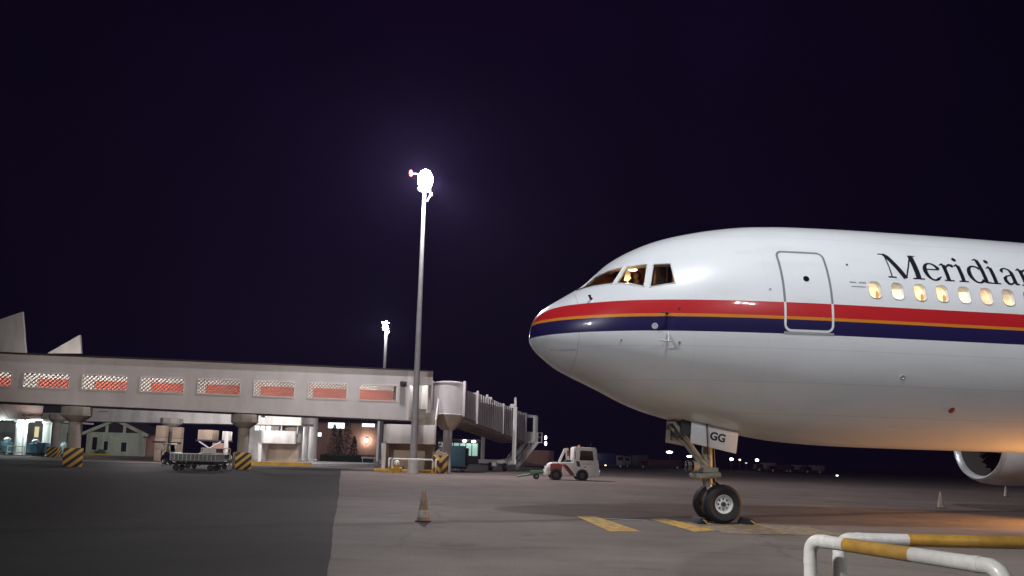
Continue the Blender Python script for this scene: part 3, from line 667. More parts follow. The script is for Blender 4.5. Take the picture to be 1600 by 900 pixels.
# engines, pylons and wings
def nacelle(side):
    c = Vector((18.15 - L0, 7.9 * side, 2.40))
    e = B().lathe([(1.33, .10), (1.42, .35), (1.47, .8), (1.47, 2.2), (1.40, 3.4), (1.18, 4.5), (1.05, 4.9), (.95, 4.9), (.95, 4.5)], c, 48, 'x', cap=False).build('engine_cowl', M_acw, air)
    B().lathe([(1.345, .115), (1.29, .03), (1.24, 0), (1.18, .05), (1.14, .22)], c, 48, 'x', cap=False).build('inlet_lip', M_alu, e)
    B().lathe([(1.14, .22), (1.12, .6), (1.15, 1.25)], c, 48, 'x', cap=False).build('inlet_duct', mat('inlet_liner', (.07, .06, .055), .7), e)
    f = B(); nb = 26
    for k in range(nb):
        a = 2 * math.pi * k / nb; ca, sa = math.cos(a), math.sin(a); pts = []
        for r_, tw in ((.34, .10), (.75, .15), (1.12, .19)):
            for sg in (-1, 1):
                dx = sg * (.16 - .04 * r_); dt = sg * tw * .55; pts.append(c + Vector((1.05 + dx, r_ * ca - dt * sa, r_ * sa + dt * ca)))
        f.add(pts, [(0, 1, 3, 2), (2, 3, 5, 4)])
    f.build('fan_blades', M_dark, e, keep=True)
    B().lathe([(.001, .52), (.12, .62), (.26, .85), (.35, 1.12)], c, 24, 'x', cap=False).build('spinner', M_acg, e)
    B().lathe([(1.15, 1.25), (.001, 1.27)], c, 32, 'x', cap=False).build('fan_case', M_dark, e)
    p = B(); p.prism([c + Vector((1.2, -.16, 1.38)), c + Vector((5.0, -.16, 1.0)), c + Vector((6.8, -.16, 1.35)), c + Vector((4.0, -.16, 1.85)), c + Vector((2.3, -.16, 1.72))], (0, .32, 0)); p.build('pylon', M_acw, e, .05)
def wing(side):
    q = B(); secs = [(19.0, 2.0, 2.55, 9.2, .95), (23.5, 7.9, 3.5, 6.0, .62), (33.5, 23.3, 5.2, 2.2, .22)]; prof = [(0, 0), (.03, .4), (.15, .8), (.4, 1.0), (.7, .6), (1, .05), (1, -.02), (.6, -.45), (.3, -.55), (.1, -.42), (.02, -.2)]
    for s, y, z, ch, th in secs: q.v += [(s + ch * u - L0, y * side, z + th * h * .62) for u, h in prof]
    m = len(prof)
    for i in range(2):
        for k in range(m): q.f.append([i * m + k, i * m + (k + 1) % m, (i + 1) * m + (k + 1) % m, (i + 1) * m + k])
    q.f.append(list(range(m))); q.f.append([2 * m + k for k in range(m)]); q.build('wing', M_acg, air)
for sd in (-1, 1): nacelle(sd); wing(sd)
# main gear and tail, further aft
for sd in (-1, 1):
    B().tube([(22.8, 4.65 * sd, .9), (22.8, 4.4 * sd, 3.2)], .17, 12).build('main_strut', M_gear, air)
    for dx in (-.71, .71):
        for dy in (-.57, .57): wheel(air, (22.8 + dx, 4.65 * sd + dy, .57), .57, .42, 'y', M_white, 24, .45)
q = B(); q.prism([(40 - L0, -.2, 7.3), (50.5 - L0, -.2, 6.8), (53.5 - L0, -.2, 15.8), (50.5 - L0, -.2, 15.8), (43.5 - L0, -.2, 8.6)], (0, .4, 0)); q.build('tail_fin', M_acw, air, .1)
# chocks
for x, y, lab in ((.60, -.36, 'black rubber chock behind the near nose wheel of the airliner'), (-.58, -.34, 'black rubber chock in front of the near nose wheel of the airliner')):
    Mz = Matrix.Rotation(PSI, 3, 'Z'); p = AC_LOC + Mz @ Vector((x, y, 0)); th_ = thing('wheel_chock', lab, 'chock', p, PSI)
    B().prism([(-.12, -.28, 0), (.12, -.28, 0), (.04, -.28, .15), (-.04, -.28, .15)], (0, .56, 0)).build('block', M_black, th_, .012)
    B().tube([(.0, -.28, .10), (.02, -.34, .08), (.05, -.38, .03), (.2, -.42, .012)], .012, 6).build('rope', M_yel, th_)

# ------------------------------------------------------------------ floodlight masts
def flood_mast(label, base, H, floods, r0=.32, r1=.15, lens_r=.30, spread=0.0, globe=False):
    t = thing('floodlight_mast', label, 'light mast', base)
    M_pole = mat('mast_steel', (.28, .28, .29), .55, var=.12, dirt=.3)
    B().tube([(0, 0, 0), (0, 0, H * .35), (0, 0, H * .7), (0, 0, H)], [r0, r0 + (r1 - r0) * .4, r0 + (r1 - r0) * .75, r1], 20).build('pole', M_pole, t)
    B().lathe([(r0 * 1.7, 0), (r0 * 1.7, .06), (r0 * 1.15, .08), (r0 * 1.1, .5), (r0 * .95, .55)], n=20).build('base_flange', M_galv, t)
    q = B(); q.tube([(0, 0, H - .1), (0, 0, H + 1.6)], r1 * .7, 12); q.lathe([(.52, H + .1), (.62, H + .1), (.62, H + .2), (.52, H + .2), (.52, H + .1)], n=24); q.lathe([(.42, H + 1.2), (.5, H + 1.2), (.5, H + 1.28), (.42, H + 1.28), (.42, H + 1.2)], n=24); q.build('head_frame', M_galv, t)
    q = B(); q.tube([(.25, 0, H - .9), (.55, -.1, H - .35)], .05, 8); q.box(.48, .68, -.25, .05, H - .45, H - .2); q.build('bracket', M_galv, t)
    if spread:
        d = Vector(floods[0][0]) - Vector(base); sv = Vector((-d.y, d.x, 0)).normalized() * spread * len(floods) * .5; B().bar(sv + Vector((0, 0, H + .6)), -sv + Vector((0, 0, H + .6)), .12, .12).build('crossarm', M_galv, t)
    if globe: B().ball((.05, -.1, H + .95), (.64, .64, .92), 24).build('glare_globe', M_lens, t)  # glowing globe shaped like the glare round the lamps
    for i, (aim, w, cone, col) in enumerate(floods):
        d = Vector(aim) - (Vector(base) + Vector((0, 0, H + .7))); dh = Vector((d.x, d.y, 0)).normalized(); z = H + (.25, .95, 1.6)[i % 3]
        sdv = Vector((-dh.y, dh.x, 0)); c = dh * .55 + sdv * ((i - (len(floods) - 1) / 2) * spread if spread else (.28 if i % 3 else -.28)) + Vector((0, 0, z)); dn = d.normalized()
        if globe:
            p = Vector((0, 0, H + .95)) + Vector((dh.x, dh.y, -.4)) * 1.25; lamp('flood_light', 'SPOT', p, w, col, t, p + dn, cone, .7, .28); continue
        Mq = dn.to_track_quat('Z', 'Y').to_matrix()
        h = B().lathe([(.001, -.34), (.14, -.32), (.2, -.2), (lens_r, 0), (lens_r + .03, .02), (lens_r - .01, .03)], n=20, cap=False); h.v = [tuple(c + Mq @ Vector(v)) for v in h.v]; ho = h.build('flood_lamp', M_galv, t)
        g = B().lathe([(lens_r - .01, .02), (lens_r * .6, .06), (.001, .075)], n=20, cap=False); g.v = [tuple(c + Mq @ Vector(v)) for v in g.v]; g.build('lens', M_lens, ho)
        p = c + dn * .16; lamp('flood_light', 'SPOT', p, w, col, t, p + dn, cone, .7, .16 if spread else .28)
    return t
near = flood_mast('galvanised floodlight mast inside the near white and yellow pipe barrier', NEAR_MAST, NEAR_H, NEAR_FLOODS)
rear_m = flood_mast('galvanised floodlight mast behind the camera on the right', REAR_MAST, REAR_H, REAR_FLOODS, spread=1.3)
left_m = flood_mast('galvanised floodlight mast behind the camera on the left', LEFT_MAST, LEFT_H, LEFT_FLOODS, spread=.9)
MB_ = G(645, 739); MB_.z = 0
far = flood_mast('tall lit floodlight mast rising in front of the walkway end', MB_, 24.0, FAR_FLOODS, globe=True)
lamp('flood_spill', 'POINT', (.0, -1.4, 24.6), FAR_SPILL, (1, .92, 1.0), far, radius=.3)
q = B(); q.tube([(0, 0, 25.0), (-.7, .1, 25.55), (-1.25, .15, 25.6)], .035, 8); q.build('beacon_arm', M_galv, far)
B().lathe([(.001, .28), (.10, .24), (.13, .1), (.13, 0), (.001, 0)], (-1.28, .15, 25.62), 14).build('beacon', M_redl, far)
B().lathe([(.001, .0), (.10, .02), (.12, .1), (.001, .12)], (-1.25, .15, 25.38), 12).build('beacon', M_redl, far)
p2 = foot(594, 128.0)
m2 = flood_mast('slim distant floodlight mast seen above the walkway roof', p2, 23.2, [((-10, 100, 0), 6000, 110, (1, .97, .95)), ((-60, 120, 0), 6000, 110, (1, .97, .95))], .34, .26, .5)
lamp('flood_spill', 'POINT', (0, -1.4, 23.8), 4500, (1, .97, 1), m2, radius=.3)

# ------------------------------------------------------------------ pipe barriers
M_pipew = mat('white_pipe_paint', (.70, .69, .66), .38, var=.10, scale=22, bump=.12, coat=.2, dirt=.5)
M_pipey = mat('ochre_pipe_paint', (.46, .25, .03), .40, var=.22, scale=18, bump=.12, coat=.2, dirt=.5)
def elbow(c, a, b, r, n=7):
    """quarter bend at corner c from direction a (unit, towards c) to b (unit, away)"""
    c, a, b = Vector(c), Vector(a), Vector(b); p0 = c - a * r; p1 = c + b * r; out = []
    for k in range(n + 1):
        t = math.pi / 2 * k / n; out.append(p0 + a * r * math.sin(t) + b * r * (1 - math.cos(t)))
    return out
def pipe_hoop(t, p0, p1, h, r, bands, be=.13):
    """hoop from ground at p0 up, along, and down at p1; bands = [(from, to, material)] fractions of the straight rail"""
    p0, p1 = Vector(p0), Vector(p1); d = (p1 - p0).normalized(); Z = Vector((0, 0, 1)); c0, c1 = p0 + Z * h, p1 + Z * h
    B().tube([p0, p0 + Z * (h - be - .04)], r, 18).build('post', M_pipew, t); B().tube([p1, p1 + Z * (h - be - .04)], r, 18).build('post', M_pipew, t)
    for c, a, b in ((c0, Z, d), (c1, d, -Z)):
        e = elbow(c, a, b, be); q = B(); q.tube([e[0] - a * .06] + e + [e[-1] + b * .06], r * 1.005, 18)
        q.tube([e[0] - a * .062, e[0] - a * .03], r * 1.05, 18); q.tube([e[-1] + b * .03, e[-1] + b * .062], r * 1.05, 18); q.build('elbow', M_pipew, t)
    A, E_ = c0 + d * (be + .05), c1 - d * (be + .05); k = 0
    for f0, f1, m in bands: B().tube([A.lerp(E_, f0), A.lerp(E_, f1)], r + (.0006 if k % 2 else 0), 18).build('rail', m, t); k += 1
hz = 1.0
a0, a1 = G(1266, 843, hz), G(1568, 888, hz)
t = thing('pipe_barrier', 'near white and ochre pipe hoop in the foreground, sloping down to the right', 'barrier', (a0.x, a0.y, 0), group='pipe barriers round the near mast')
pipe_hoop(t, (0, 0, 0), (a1.x - a0.x, a1.y - a0.y, 0), hz, .038, [(0, .155, M_pipew), (.155, .62, M_pipey), (.62, 1, M_pipew)], .075)
a0, a1 = G(1311, 841.5, hz), G(1600, 848.5, hz); d_ = (a1 - a0).normalized(); a1 = a0 + d_ * 3.2
t = thing('pipe_barrier', 'pipe hoop with long ochre rail behind the nearest hoop in the foreground', 'barrier', (a0.x, a0.y, 0), group='pipe barriers round the near mast')
pipe_hoop(t, (0, 0, 0), (a1.x - a0.x, a1.y - a0.y, 0), hz, .038, [(0, .10, M_pipew), (.10, .72, M_pipey), (.72, 1, M_pipew)], .075)

# ------------------------------------------------------------------ elevated walkway
W0, W1 = at(0, 627, 49.0), at(676, 657, 65.0); W0.z = W1.z = 0
WD = (W1 - W0).normalized(); WA = math.atan2(WD.y, WD.x); WN = Vector((-WD.y, WD.x, 0))
def Wp(px, py, dep=0.0):
    d = ray(px, py); o = CAMV - W0; t = (dep - o.dot(WN)) / d.dot(WN); p = CAMV + d * t; return (p - W0).dot(WD), p.z
def lin(A, Bq): return lambda u: A[1] + (Bq[1] - A[1]) * (u - A[0]) / (Bq[0] - A[0])
zbot = lin(Wp(20, 628), Wp(630, 656.5)); ztop = lin(Wp(20, 553), Wp(630, 578.5))
zw1 = lin(Wp(72, 583.5), Wp(592, 601.5)); zw0 = lin(Wp(72, 606), Wp(592, 626))
wk = thing('elevated_walkway', 'long grey elevated walkway on pillars with lattice windows showing red panels', 'walkway', W0, WA)
wins = [(-54, 17), (36, 108), (128, 199), (219, 288), (309, 376), (397, 461), (482, 543), (562, 621)]
uw = [(Wp(a, 600)[0], Wp(b_, 600)[0]) for a, b_ in wins]
uL, uR = Wp(-150, 600)[0], Wp(637, 600)[0]
def uzprism(q, us, zlo, zhi, y0, y1): q.prism([(us[0], y0, zlo(us[0])), (us[1], y0, zlo(us[1])), (us[1], y0, zhi(us[1])), (us[0], y0, zhi(us[0]))], (0, y1 - y0, 0))
q = B(); uzprism(q, (uL, uR), zbot, zw0, 0, .25); uzprism(q, (uL, uR), zw1, ztop, 0, .25)
e = [uL] + [x for w in uw for x in w] + [uR]
for i in range(0, len(e), 2):
    if e[i + 1] - e[i] > .05: uzprism(q, (e[i], e[i + 1]), zw0, zw1, 0, .25)
q.build('wall', M_wall, wk)
DEP = 3.2
q = B(); uzprism(q, (uL, uR), zbot, ztop, DEP, DEP + .25); q.build('wall', M_wall2, wk)
q = B(); uzprism(q, (uL, uR + 2), lambda u: zbot(u) - .02, lambda u: zbot(u) + .25, .03, DEP + .2); q.build('floor_slab', M_conc, wk)
q = B(); uzprism(q, (uL, uR + 2), lambda u: ztop(u) - .45, lambda u: ztop(u) - .30, .26, DEP - .01); q.build('ceiling', M_wall2, wk)
q = B(); uzprism(q, (uL - .1, uR + 2.3), lambda u: ztop(u) + .0, lambda u: ztop(u) + .10, -.12, DEP + .3); q.build('roof', M_roof, wk)
q = B(); uzprism(q, (uL, uR), lambda u: zbot(u) - .10, lambda u: zbot(u) - .02, .05, .35); q.build('edge_beam', M_roof, wk)
for i, (u0, u1) in enumerate(uw):
    q = B(); fz = lambda u: zw0(u) + .0
    a_, b_ = [(u0, zw0(u0)), (u1, zw0(u1)), (u1, zw1(u1)), (u0, zw1(u0))], .06
    for k in range(4):
        p, r_ = a_[k], a_[(k + 1) % 4]; q.bar((p[0], .02, p[1]), (r_[0], .02, r_[1]), .10, .07)
    wf = q.build('window', M_wall2, wk)
    q = B(); hgt = zw1(u0) - zw0(u0); stp = .27; k = u0 - hgt
    while k < u1:
        for sg in (1, -1):
            # slat from bottom to top at 45 degrees, clipped to the opening
            xa, xb = (k, k + hgt) if sg > 0 else (k + hgt, k); za, zb_ = 0.0, 1.0
            def clip(x): return max(u0, min(u1, x))
            ca, cb = clip(xa), clip(xb); fa, fb = (ca - xa) / (xb - xa), (cb - xa) / (xb - xa)
            if abs(ca - cb) > .05:
                z_ = lambda u, f_: zw0(u) + f_ * (zw1(u) - zw0(u))
                q.bar((ca, .10 + .012 * sg, z_(ca, fa)), (cb, .10 + .012 * sg, z_(cb, fb)), .085 if sg > 0 else .045, .02, (0, 1, 0))
        k += stp
    q.build('lattice', mat('lattice_paint', (.24, .22, .21), .8), wf)
    # red panel on the inner face of the far wall, lamp above
    px0, px1 = wins[i]; wpx = px1 - px0
    if i < 7: ra, rb = Wp(px0 + wpx * (.37 - .04 * i), 600, DEP)[0], Wp(px1 - 1, 600, DEP)[0] + .25
    else: ra, rb = Wp(px0 - 4, 600, DEP)[0], Wp(px1 - 6, 600, DEP)[0]
    zc = (zw0(u0) + (zw1(u0) - zw0(u0)) * .62) ; zc = lin(Wp((px0 + px1) / 2, 583 + 9 + (px0 - 37) * .0346, DEP), Wp((px0 + px1) / 2 + 50, 583 + 9 + (px0 + 50 - 37) * .0346, DEP))
    q = B(); q.prism([(ra, DEP - .07, zbot(ra) + .9), (rb, DEP - .07, zbot(rb) + .9), (rb, DEP - .07, zc(rb)), (ra, DEP - .07, zc(ra))], (0, .06, 0)); q.build('red_panel', M_redp, wk)
    um = (u0 + u1) / 2; zl = ztop(um) - .52
    B().bar((um - .75, 1.2, zl), (um + .75, 1.2, zl), .16, .08).build('ceiling_light', M_tube, wk)
    lamp('walkway_light', 'POINT', (um, 1.2, zl - .12), (150, 150, 190, 190, 100, 190, 170, 330)[i], (1, .95, .92), wk, radius=.15)
box_part('flood_box', M_dark, wk, *(lambda c: (c[0] - .25, c[0] + .25, -.35, -.01, c[1] - .2, c[1] + .2))(Wp(629, 600)), .03)
# end bay over the stair
uE = Wp(676, 600)[0]
q = B(); q.prism([(uR, 0, Wp(640, 602)[1]), (uE, 0, Wp(676, 602)[1]), (uE, 0, ztop(uE)), (uR, 0, ztop(uR))], (0, .25, 0)); q.box(uE - .3, uE, .26, DEP, zbot(uE), ztop(uE) - .02); q.build('end_wall', M_wall2, wk)
q = B(); q.box(uR + .001, uR + .22, -.02, .30, zbot(uR), Wp(640, 602)[1]); q.build('door_jamb', M_white, wk)
q = B(); q.box(uR + .22, uE - .32, 1.6, 1.75, zbot(uR) + .25, ztop(uR) - .5); q.build('inner_wall', M_wall, wk)
lamp('bay_light', 'POINT', (uR + 1.0, .9, ztop(uR) - .9), 40, (.95, 1, 1), wk, radius=.15)
# pillars
def pillar(name, label, loc, rz, ztop_, r=.42, cap=1.0, base=True, hz_h=1.30, hz_w=1.18):
    t = thing(name, label, 'pillar', loc, rz, 'pillars carrying the walkways')
    B().lathe([(r, 0), (r, ztop_ - 1.0)], n=20).build('shaft', M_conc, t)
    w, h = cap * .95, ztop_; q = B(); n = 8
    lo = [(r * 1.15 * math.cos(R(22.5 + 45 * k)), r * 1.15 * math.sin(R(22.5 + 45 * k))) for k in range(8)]; hi = [(w * 1.08 * math.cos(R(22.5 + 45 * k)), w * 1.08 * math.sin(R(22.5 + 45 * k))) for k in range(8)]
    q.v = [(x, y, h - 1.05) for x, y in lo] + [(x, y, h - .62) for x, y in hi] + [(x, y, h - .001) for x, y in hi]
    for i in range(2):
        for k in range(8): q.f.append([i * 8 + k, i * 8 + (k + 1) % 8, i * 8 + 8 + (k + 1) % 8, i * 8 + 8 + k])
    q.f += [list(range(8)), list(range(16, 24))]; q.build('cap', M_conc, t, .02)
    if base: box_part('striped_base', M_hazard, t, -hz_w / 2, hz_w / 2, -hz_w / 2, hz_w / 2, 0, hz_h, .02)
    return t
for px, lab in ((116, 'concrete walkway pillar with striped base left of the small gabled house'), (380, 'concrete walkway pillar with striped base right of the baggage trolleys')):
    u, _ = Wp(px, 690, .6); p = W0 + WD * u + WN * .6; pillar('walkway_pillar', lab, p, WA, zbot(u) - .11)
p = foot(263, 86.0); pillar('walkway_pillar', 'pale slim pillar with octagonal cap behind the blue tractor', p, 0, 4.95, .48, 1.15, False)
p = foot(84, 92.0); pillar('walkway_pillar', 'shaded pillar with small striped base beside the white canopy columns', p, .1, 5.3, .5, 1.0, True, 1.25, 1.2)

# second walkway behind
w2a, w2b = at(128, 658, 90.0), at(470, 668, 84.0); zl = w2a.z; w2 = thing('rear_walkway', 'white enclosed walkway crossing behind the grey one above the gabled house', 'walkway', (w2a.x, w2a.y, 0), math.atan2(w2b.y - w2a.y, w2b.x - w2a.x)); Lw = math.hypot(w2b.x - w2a.x, w2b.y - w2a.y)
q = B(); q.prism([(0, 0, zl), (Lw, 0, zl), (Lw, 0, zl + 3.3), (1.2, 0, zl + 3.3), (1.2, 0, zl + .5)], (0, .25, 0)); q.build('wall', M_white, w2)
box_part('floor_slab', M_conc, w2, .2, Lw, .26, 3.0, zl + .02, zl + .25); box_part('roof', M_roof, w2, 1.1, Lw, .26, 3.0, zl + 3.0, zl + 3.2); box_part('wall', M_wall2, w2, .3, Lw, 3.01, 3.2, zl, zl + 3.3)
box_part('sign_strip', M_sand, w2, 2.2, 3.6, -.03, -.002, zl + 1.15, zl + 1.28)

# ------------------------------------------------------------------ stair landings
def stair_landing(label, fr, wid, z0, z1, rz, wall_m, flight_h, lamp_w=0.0, kerb=True):
    t = thing('stair_landing', label, 'stairs', fr, rz, 'stair landings at the walkway ends')
    q = B(); pts = []; n = 10          # parapet with rounded left corner
    path = [(0 + .9 * (1 - math.cos(R(9 * k))), 2.4 - 2.4 * math.sin(R(9 * k)) ** .7) for k in range(0, 11)] + [(wid, 0)]
    inner = [(x + .14, y + .16) for x, y in path]
    for (x, y), (xi, yi) in zip(path, inner): pts.append((x, y, xi, yi))
    for x, y, xi, yi in pts: q.v += [(x, y, z0), (x, y, z1), (xi, yi, z1), (xi, yi, z0)]
    for i in range(len(pts) - 1):
        for k in range(4): q.f.append([4 * i + k, 4 * i + (k + 1) % 4, 4 * i + 4 + (k + 1) % 4, 4 * i + 4 + k])
    q.f += [[0, 1, 2, 3], [4 * (len(pts) - 1) + k for k in range(4)]]; q.build('parapet', wall_m, t, .015)
    box_part('landing_slab', M_conc, t, .25, wid - .02, .18, 2.6, z0 + .02, z0 + .2)
    q = B(); q.prism([(.15, .4, 0), (.45, .4, 0), (.45, .4, z0), (.05, .4, z0)], (0, 2.0, 0)); q.build('side_wall', wall_m, t)
    box_part('back_wall', M_sand, t, .5, wid - .1, 2.3, 2.5, 0, z0 + .01)
    # upper flight: stringer balustrades either side of treads
    xa, xb = wid * .55, wid - .05
    for x in (xa, xb): B().prism([(x, .9, z1 - .35), (x, .9, z1 + .55), (x, 2.9, z1 + flight_h + .9), (x, 2.9, z1 + flight_h)], (.12, 0, 0)).build('balustrade', wall_m, t)
    nst = 9
    for k in range(nst): box_part('step', M_conc, t, xa + .13, xb - .01, .9 + k * .2, 1.12 + k * .2, z0 + .2 + (flight_h + z1 - z0 - .3) * k / nst, z0 + .2 + (flight_h + z1 - z0 - .3) * (k + 1) / nst)
    if kerb: box_part('kerb', M_yel, t, -.35, wid * .98, -.35, -.05, 0, .28, .03)
    return t
lz = at(592, 692, 62.6).z; lz1 = at(592, 662, 62.6).z; la = foot(592, 62.6); lb = foot(676, 62.6)
stair_landing('pale stair landing with rounded parapet behind the tall floodlight mast', la, lb.x - la.x, lz, lz1, .02, M_wall2, 1.6)
la = foot(399, 84.0); lb = foot(458, 84.0); lz = at(400, 692, 84).z; lz1 = at(400, 672, 84).z
sl = stair_landing('brightly lit white stair landing below the walkway beside white columns', la, lb.x - la.x, lz, lz1, 0.0, M_white, 1.8, kerb=False)
lamp('under_light', 'POINT', tuple(la + Vector((1.6, -3.2, 4.8))), 420, (1, .94, .86), None, radius=.2)
fx = thing('ceiling_lamp', 'small lamp fixed under the walkway above the white stair landing', 'lamp', la + Vector((1.6, -3.2, 0)))
q = B(); q.lathe([(.001, 5.3), (.2, 5.28), (.24, 5.0)], n=14); q.build('shade', M_dark, fx); B().lathe([(.22, 5.02), (.12, 4.93), (.001, 4.9)], n=14).build('bulb', M_lens2, fx)
# platform, columns and back wall by that landing
pa, pb = foot(386, 76.0), foot(486, 78.0)
pf = B(); pf.prism([(pa.x, pa.y, 0), (pb.x, pb.y, 0), (pb.x + 6.5, pb.y + 26, 0), (pa.x - 3, pa.y + 26, 0)], (0, 0, .28)); o = pf.build('platform', M_wall2); o['kind'] = 'structure'
q = B(); q.bar((pa.x - .1, pa.y - .08, .19), (pb.x + .1, pb.y - .08, .19), .12, .36); o = q.build('yellow_kerb', M_yel); o['kind'] = 'structure'
for px, Y, r_, lab in ((466, 92, .36, 'leftmost of three tall white columns right of the lit landing'), (475, 96, .42, 'middle of three tall white columns right of the lit landing'), (486, 98, .62, 'thickest and rightmost of three tall white columns by the lit landing')):
    p = foot(px, Y); zt_ = at(px, 643, Y).z; t = thing('white_column', lab, 'column', p, 0, 'white columns under the walkway'); B().lathe([(r_, .28), (r_, zt_)], n=20).build('shaft', M_white, t); B().lathe([(r_ * 1.25, .28), (r_ * 1.25, .5), (r_, .6)], n=20).build('foot', M_white, t)
t = thing('hall_wall', 'white hall wall with three bright windows behind the lit stair landing', 'building', foot(372, 100.0)); wx = foot(432, 100.0).x - foot(372, 100.0).x
box_part('wall', M_white, t, 0, wx, 0, .4, 0, 5.6)
for k in range(3): a_ = at(398 + 9 * k, 672, 99.9) - t.location; f_ = box_part('window', M_wall2, t, a_.x - .05, a_.x + .65, -.08, -.005, a_.z - .05, a_.z + 1.05); box_part('pane', M_litp, f_, a_.x, a_.x + .6, -.10, -.082, a_.z, a_.z + 1.0)
lamp('hall_light', 'POINT', tuple(foot(440, 95.0) + Vector((0, 0, 4.3))), 420, (1, .97, .95), None, radius=.2)

# ------------------------------------------------------------------ passenger boarding bridge
JA, JB = at(738, 612, 70.0), at(738, 658, 70.0); KA, KB = at(822, 648, 86.0), at(822, 690, 86.0)
jd = Vector((KA.x - JA.x, KA.y - JA.y, 0)); jl = jd.length; jd.normalize(); ja = math.atan2(jd.y, jd.x)
rc = at(701, 640, 67.6); rc.z = 0
br = thing('boarding_bridge', 'corrugated passenger boarding bridge with round rotunda and outside stairs', 'boarding bridge', rc)
def tl(p): return Vector(p) - rc
z0r, z1r = at(701, 649.5, 67.6).z, at(701, 599, 67.6).z
B().lathe([(1.52, z0r), (1.55, z0r + .06), (1.5, z0r + .1), (1.5, z1r - .12), (1.57, z1r - .1), (1.57, z1r), (1.2, z1r + .1), (.001, z1r + .15)], n=36).build('rotunda', M_bridge, br)
B().lathe([(1.45, z0r - .01), (1.3, z0r - .5), (.62, z0r - 1.3)], n=24).build('rotunda_base', M_sand, br)
B().lathe([(.42, 0), (.42, z0r - 1.2)], n=20).build('rotunda_column', M_bridge, br)
q = B()
for sx in (-1.5, 1.45): q.box(sx - .12, sx + .12, -1.2, .6, z0r - .1, z1r + .12)
q.build('rotunda_frame', M_bridge, br, .02)
# tunnel sections, corrugated sides
def tunnel(name, f0, f1, grow, m):
    side = Vector((-jd.y, jd.x, 0)); q = B()
    P = lambda f, top: (JA.lerp(KA, f) if top else JB.lerp(KB, f)); n = max(4, int((f1 - f0) * jl / .55)) * 2
    W = 1.45 + grow; pr = []
    for k in range(n + 1):
        f = f0 + (f1 - f0) * k / n; o = .04 if (k // 1) % 2 else 0.0; lo, hi = P(f, 0), P(f, 1)
        pr.append((lo - Vector((0, 0, grow)), hi + Vector((0, 0, grow)), o))
    for lo, hi, o in pr:
        a = side * -o; b_ = side * (2 * W + o); q.v += [tuple(tl(v)) for v in (lo + a, hi + a, hi + b_, lo + b_)]
    for k in range(n):
        for j in range(4): q.f.append([4 * k + j, 4 * k + (j + 1) % 4, 4 * k + 4 + (j + 1) % 4, 4 * k + 4 + j])
    q.f += [[0, 1, 2, 3], [4 * n + j for j in range(4)]]; return q.build(name, m, br, angle=15)
def ribs(f0, f1, n, grow):
    sd_ = Vector((-jd.y, jd.x, 0))
    for k in range(n):
        f = f0 + (f1 - f0) * (k + .5) / n; lo, hi = tl(JB.lerp(KB, f)), tl(JA.lerp(KA, f)); B().bar(lo - sd_ * (.05 + .0) - Vector((0, 0, grow)), hi - sd_ * .05 + Vector((0, 0, grow)), .16, .11, jd).build('rib', M_bridge, br)
ribs(.075, .49, 11, .04); ribs(.51, .95, 12, .04)
tunnel('inner_tunnel', -.10, .36, -.10, M_bridge); tunnel('outer_tunnel', .06, .97, .06, M_bridge)
side = Vector((-jd.y, jd.x, 0))
def jp(f, up, off=0.0):              # point along the tunnel, up from its floor
    lo = JB.lerp(KB, f); return tl(lo + side * off + Vector((0, 0, up)))
for f in (.055, .50, .965): B().bar(jp(f, -.15, -.1), jp(f, 3.05, -.1), .14, .22, side).build('portal_frame', M_bridge, br)
q = B(); q.bar(jp(-.08, -.22, .1), jp(.95, -.22, .1), .22, .3); q.bar(jp(-.08, -.22, 2.6), jp(.95, -.22, 2.6), .22, .3)
for k in range(12): q.bar(jp(.02 + k * .08, -.22, .2), jp(.02 + k * .08, -.22, 2.5), .1, .16)
q.build('floor_beams', M_sand, br)
# drive column, bogie
for px, off in ((795, -.6),):
    bp_ = at(791, 712, 82.0); tp_ = at(797, 628, 82.0); zt_ = tp_.z
    for dy in (-.36, 3.3):
        lf = JA.lerp(KA, .70); lf.z = 0; c = tl(lf + side * dy); q = B(); q.box(c.x - .22, c.x + .22, c.y - .22, c.y + .22, .9, zt_ - .6); q.build('lift_column', M_white, br, .03)
        q = B(); q.box(c.x - .14, c.x + .14, c.y - .14, c.y + .14, zt_ - .6, zt_ + .1); q.ball((c.x, c.y, zt_ + .2), (.14, .14, .3)); q.box(c.x - .55, c.x + .1, c.y - .2, c.y + .2, zt_ - .75, zt_ - .3); q.build('lift_motor', M_white, br, .02)
    lf = JA.lerp(KA, .70); lf.z = 0; c = tl(lf + side * 1.5)
    q = B(); q.bar(c - side * 2.2 + Vector((0, 0, 1.0)), c + side * 2.2 + Vector((0, 0, 1.0)), .4, .45); q.bar(c + Vector((0, 0, .75)) - jd * 1.2, c + Vector((0, 0, .75)) + jd * .9, .5, .4); q.bar(c - jd * 1.8 + Vector((0, 0, 1.2)) - side * 1.2, c + Vector((0, 0, 1.35)) - side * 1.6, .2, .2); q.build('bogie', M_galv, br, .03)
    for sg in (-1.5, 1.5):
        w = wheel(br, (0, 0, 0), .48, .34, 'y', M_galv, 22, .45); w.location = c + side * sg * .55 + Vector((0, 0, .48)); w.rotation_euler = (0, 0, ja)
q = B()
for f, h in ((.30, .55), (.72, .55)): q.tube([jp(f, 2.85, .5), jp(f, 2.85 + h, .5)], .13, 10); q.box(*(lambda p: (p.x - .1, p.x + .5, p.y - .15, p.y + .15, p.z - .1, p.z + .2))(jp(f, 2.95, .5)))
q.build('roof_beacon_post', M_bridge, br)
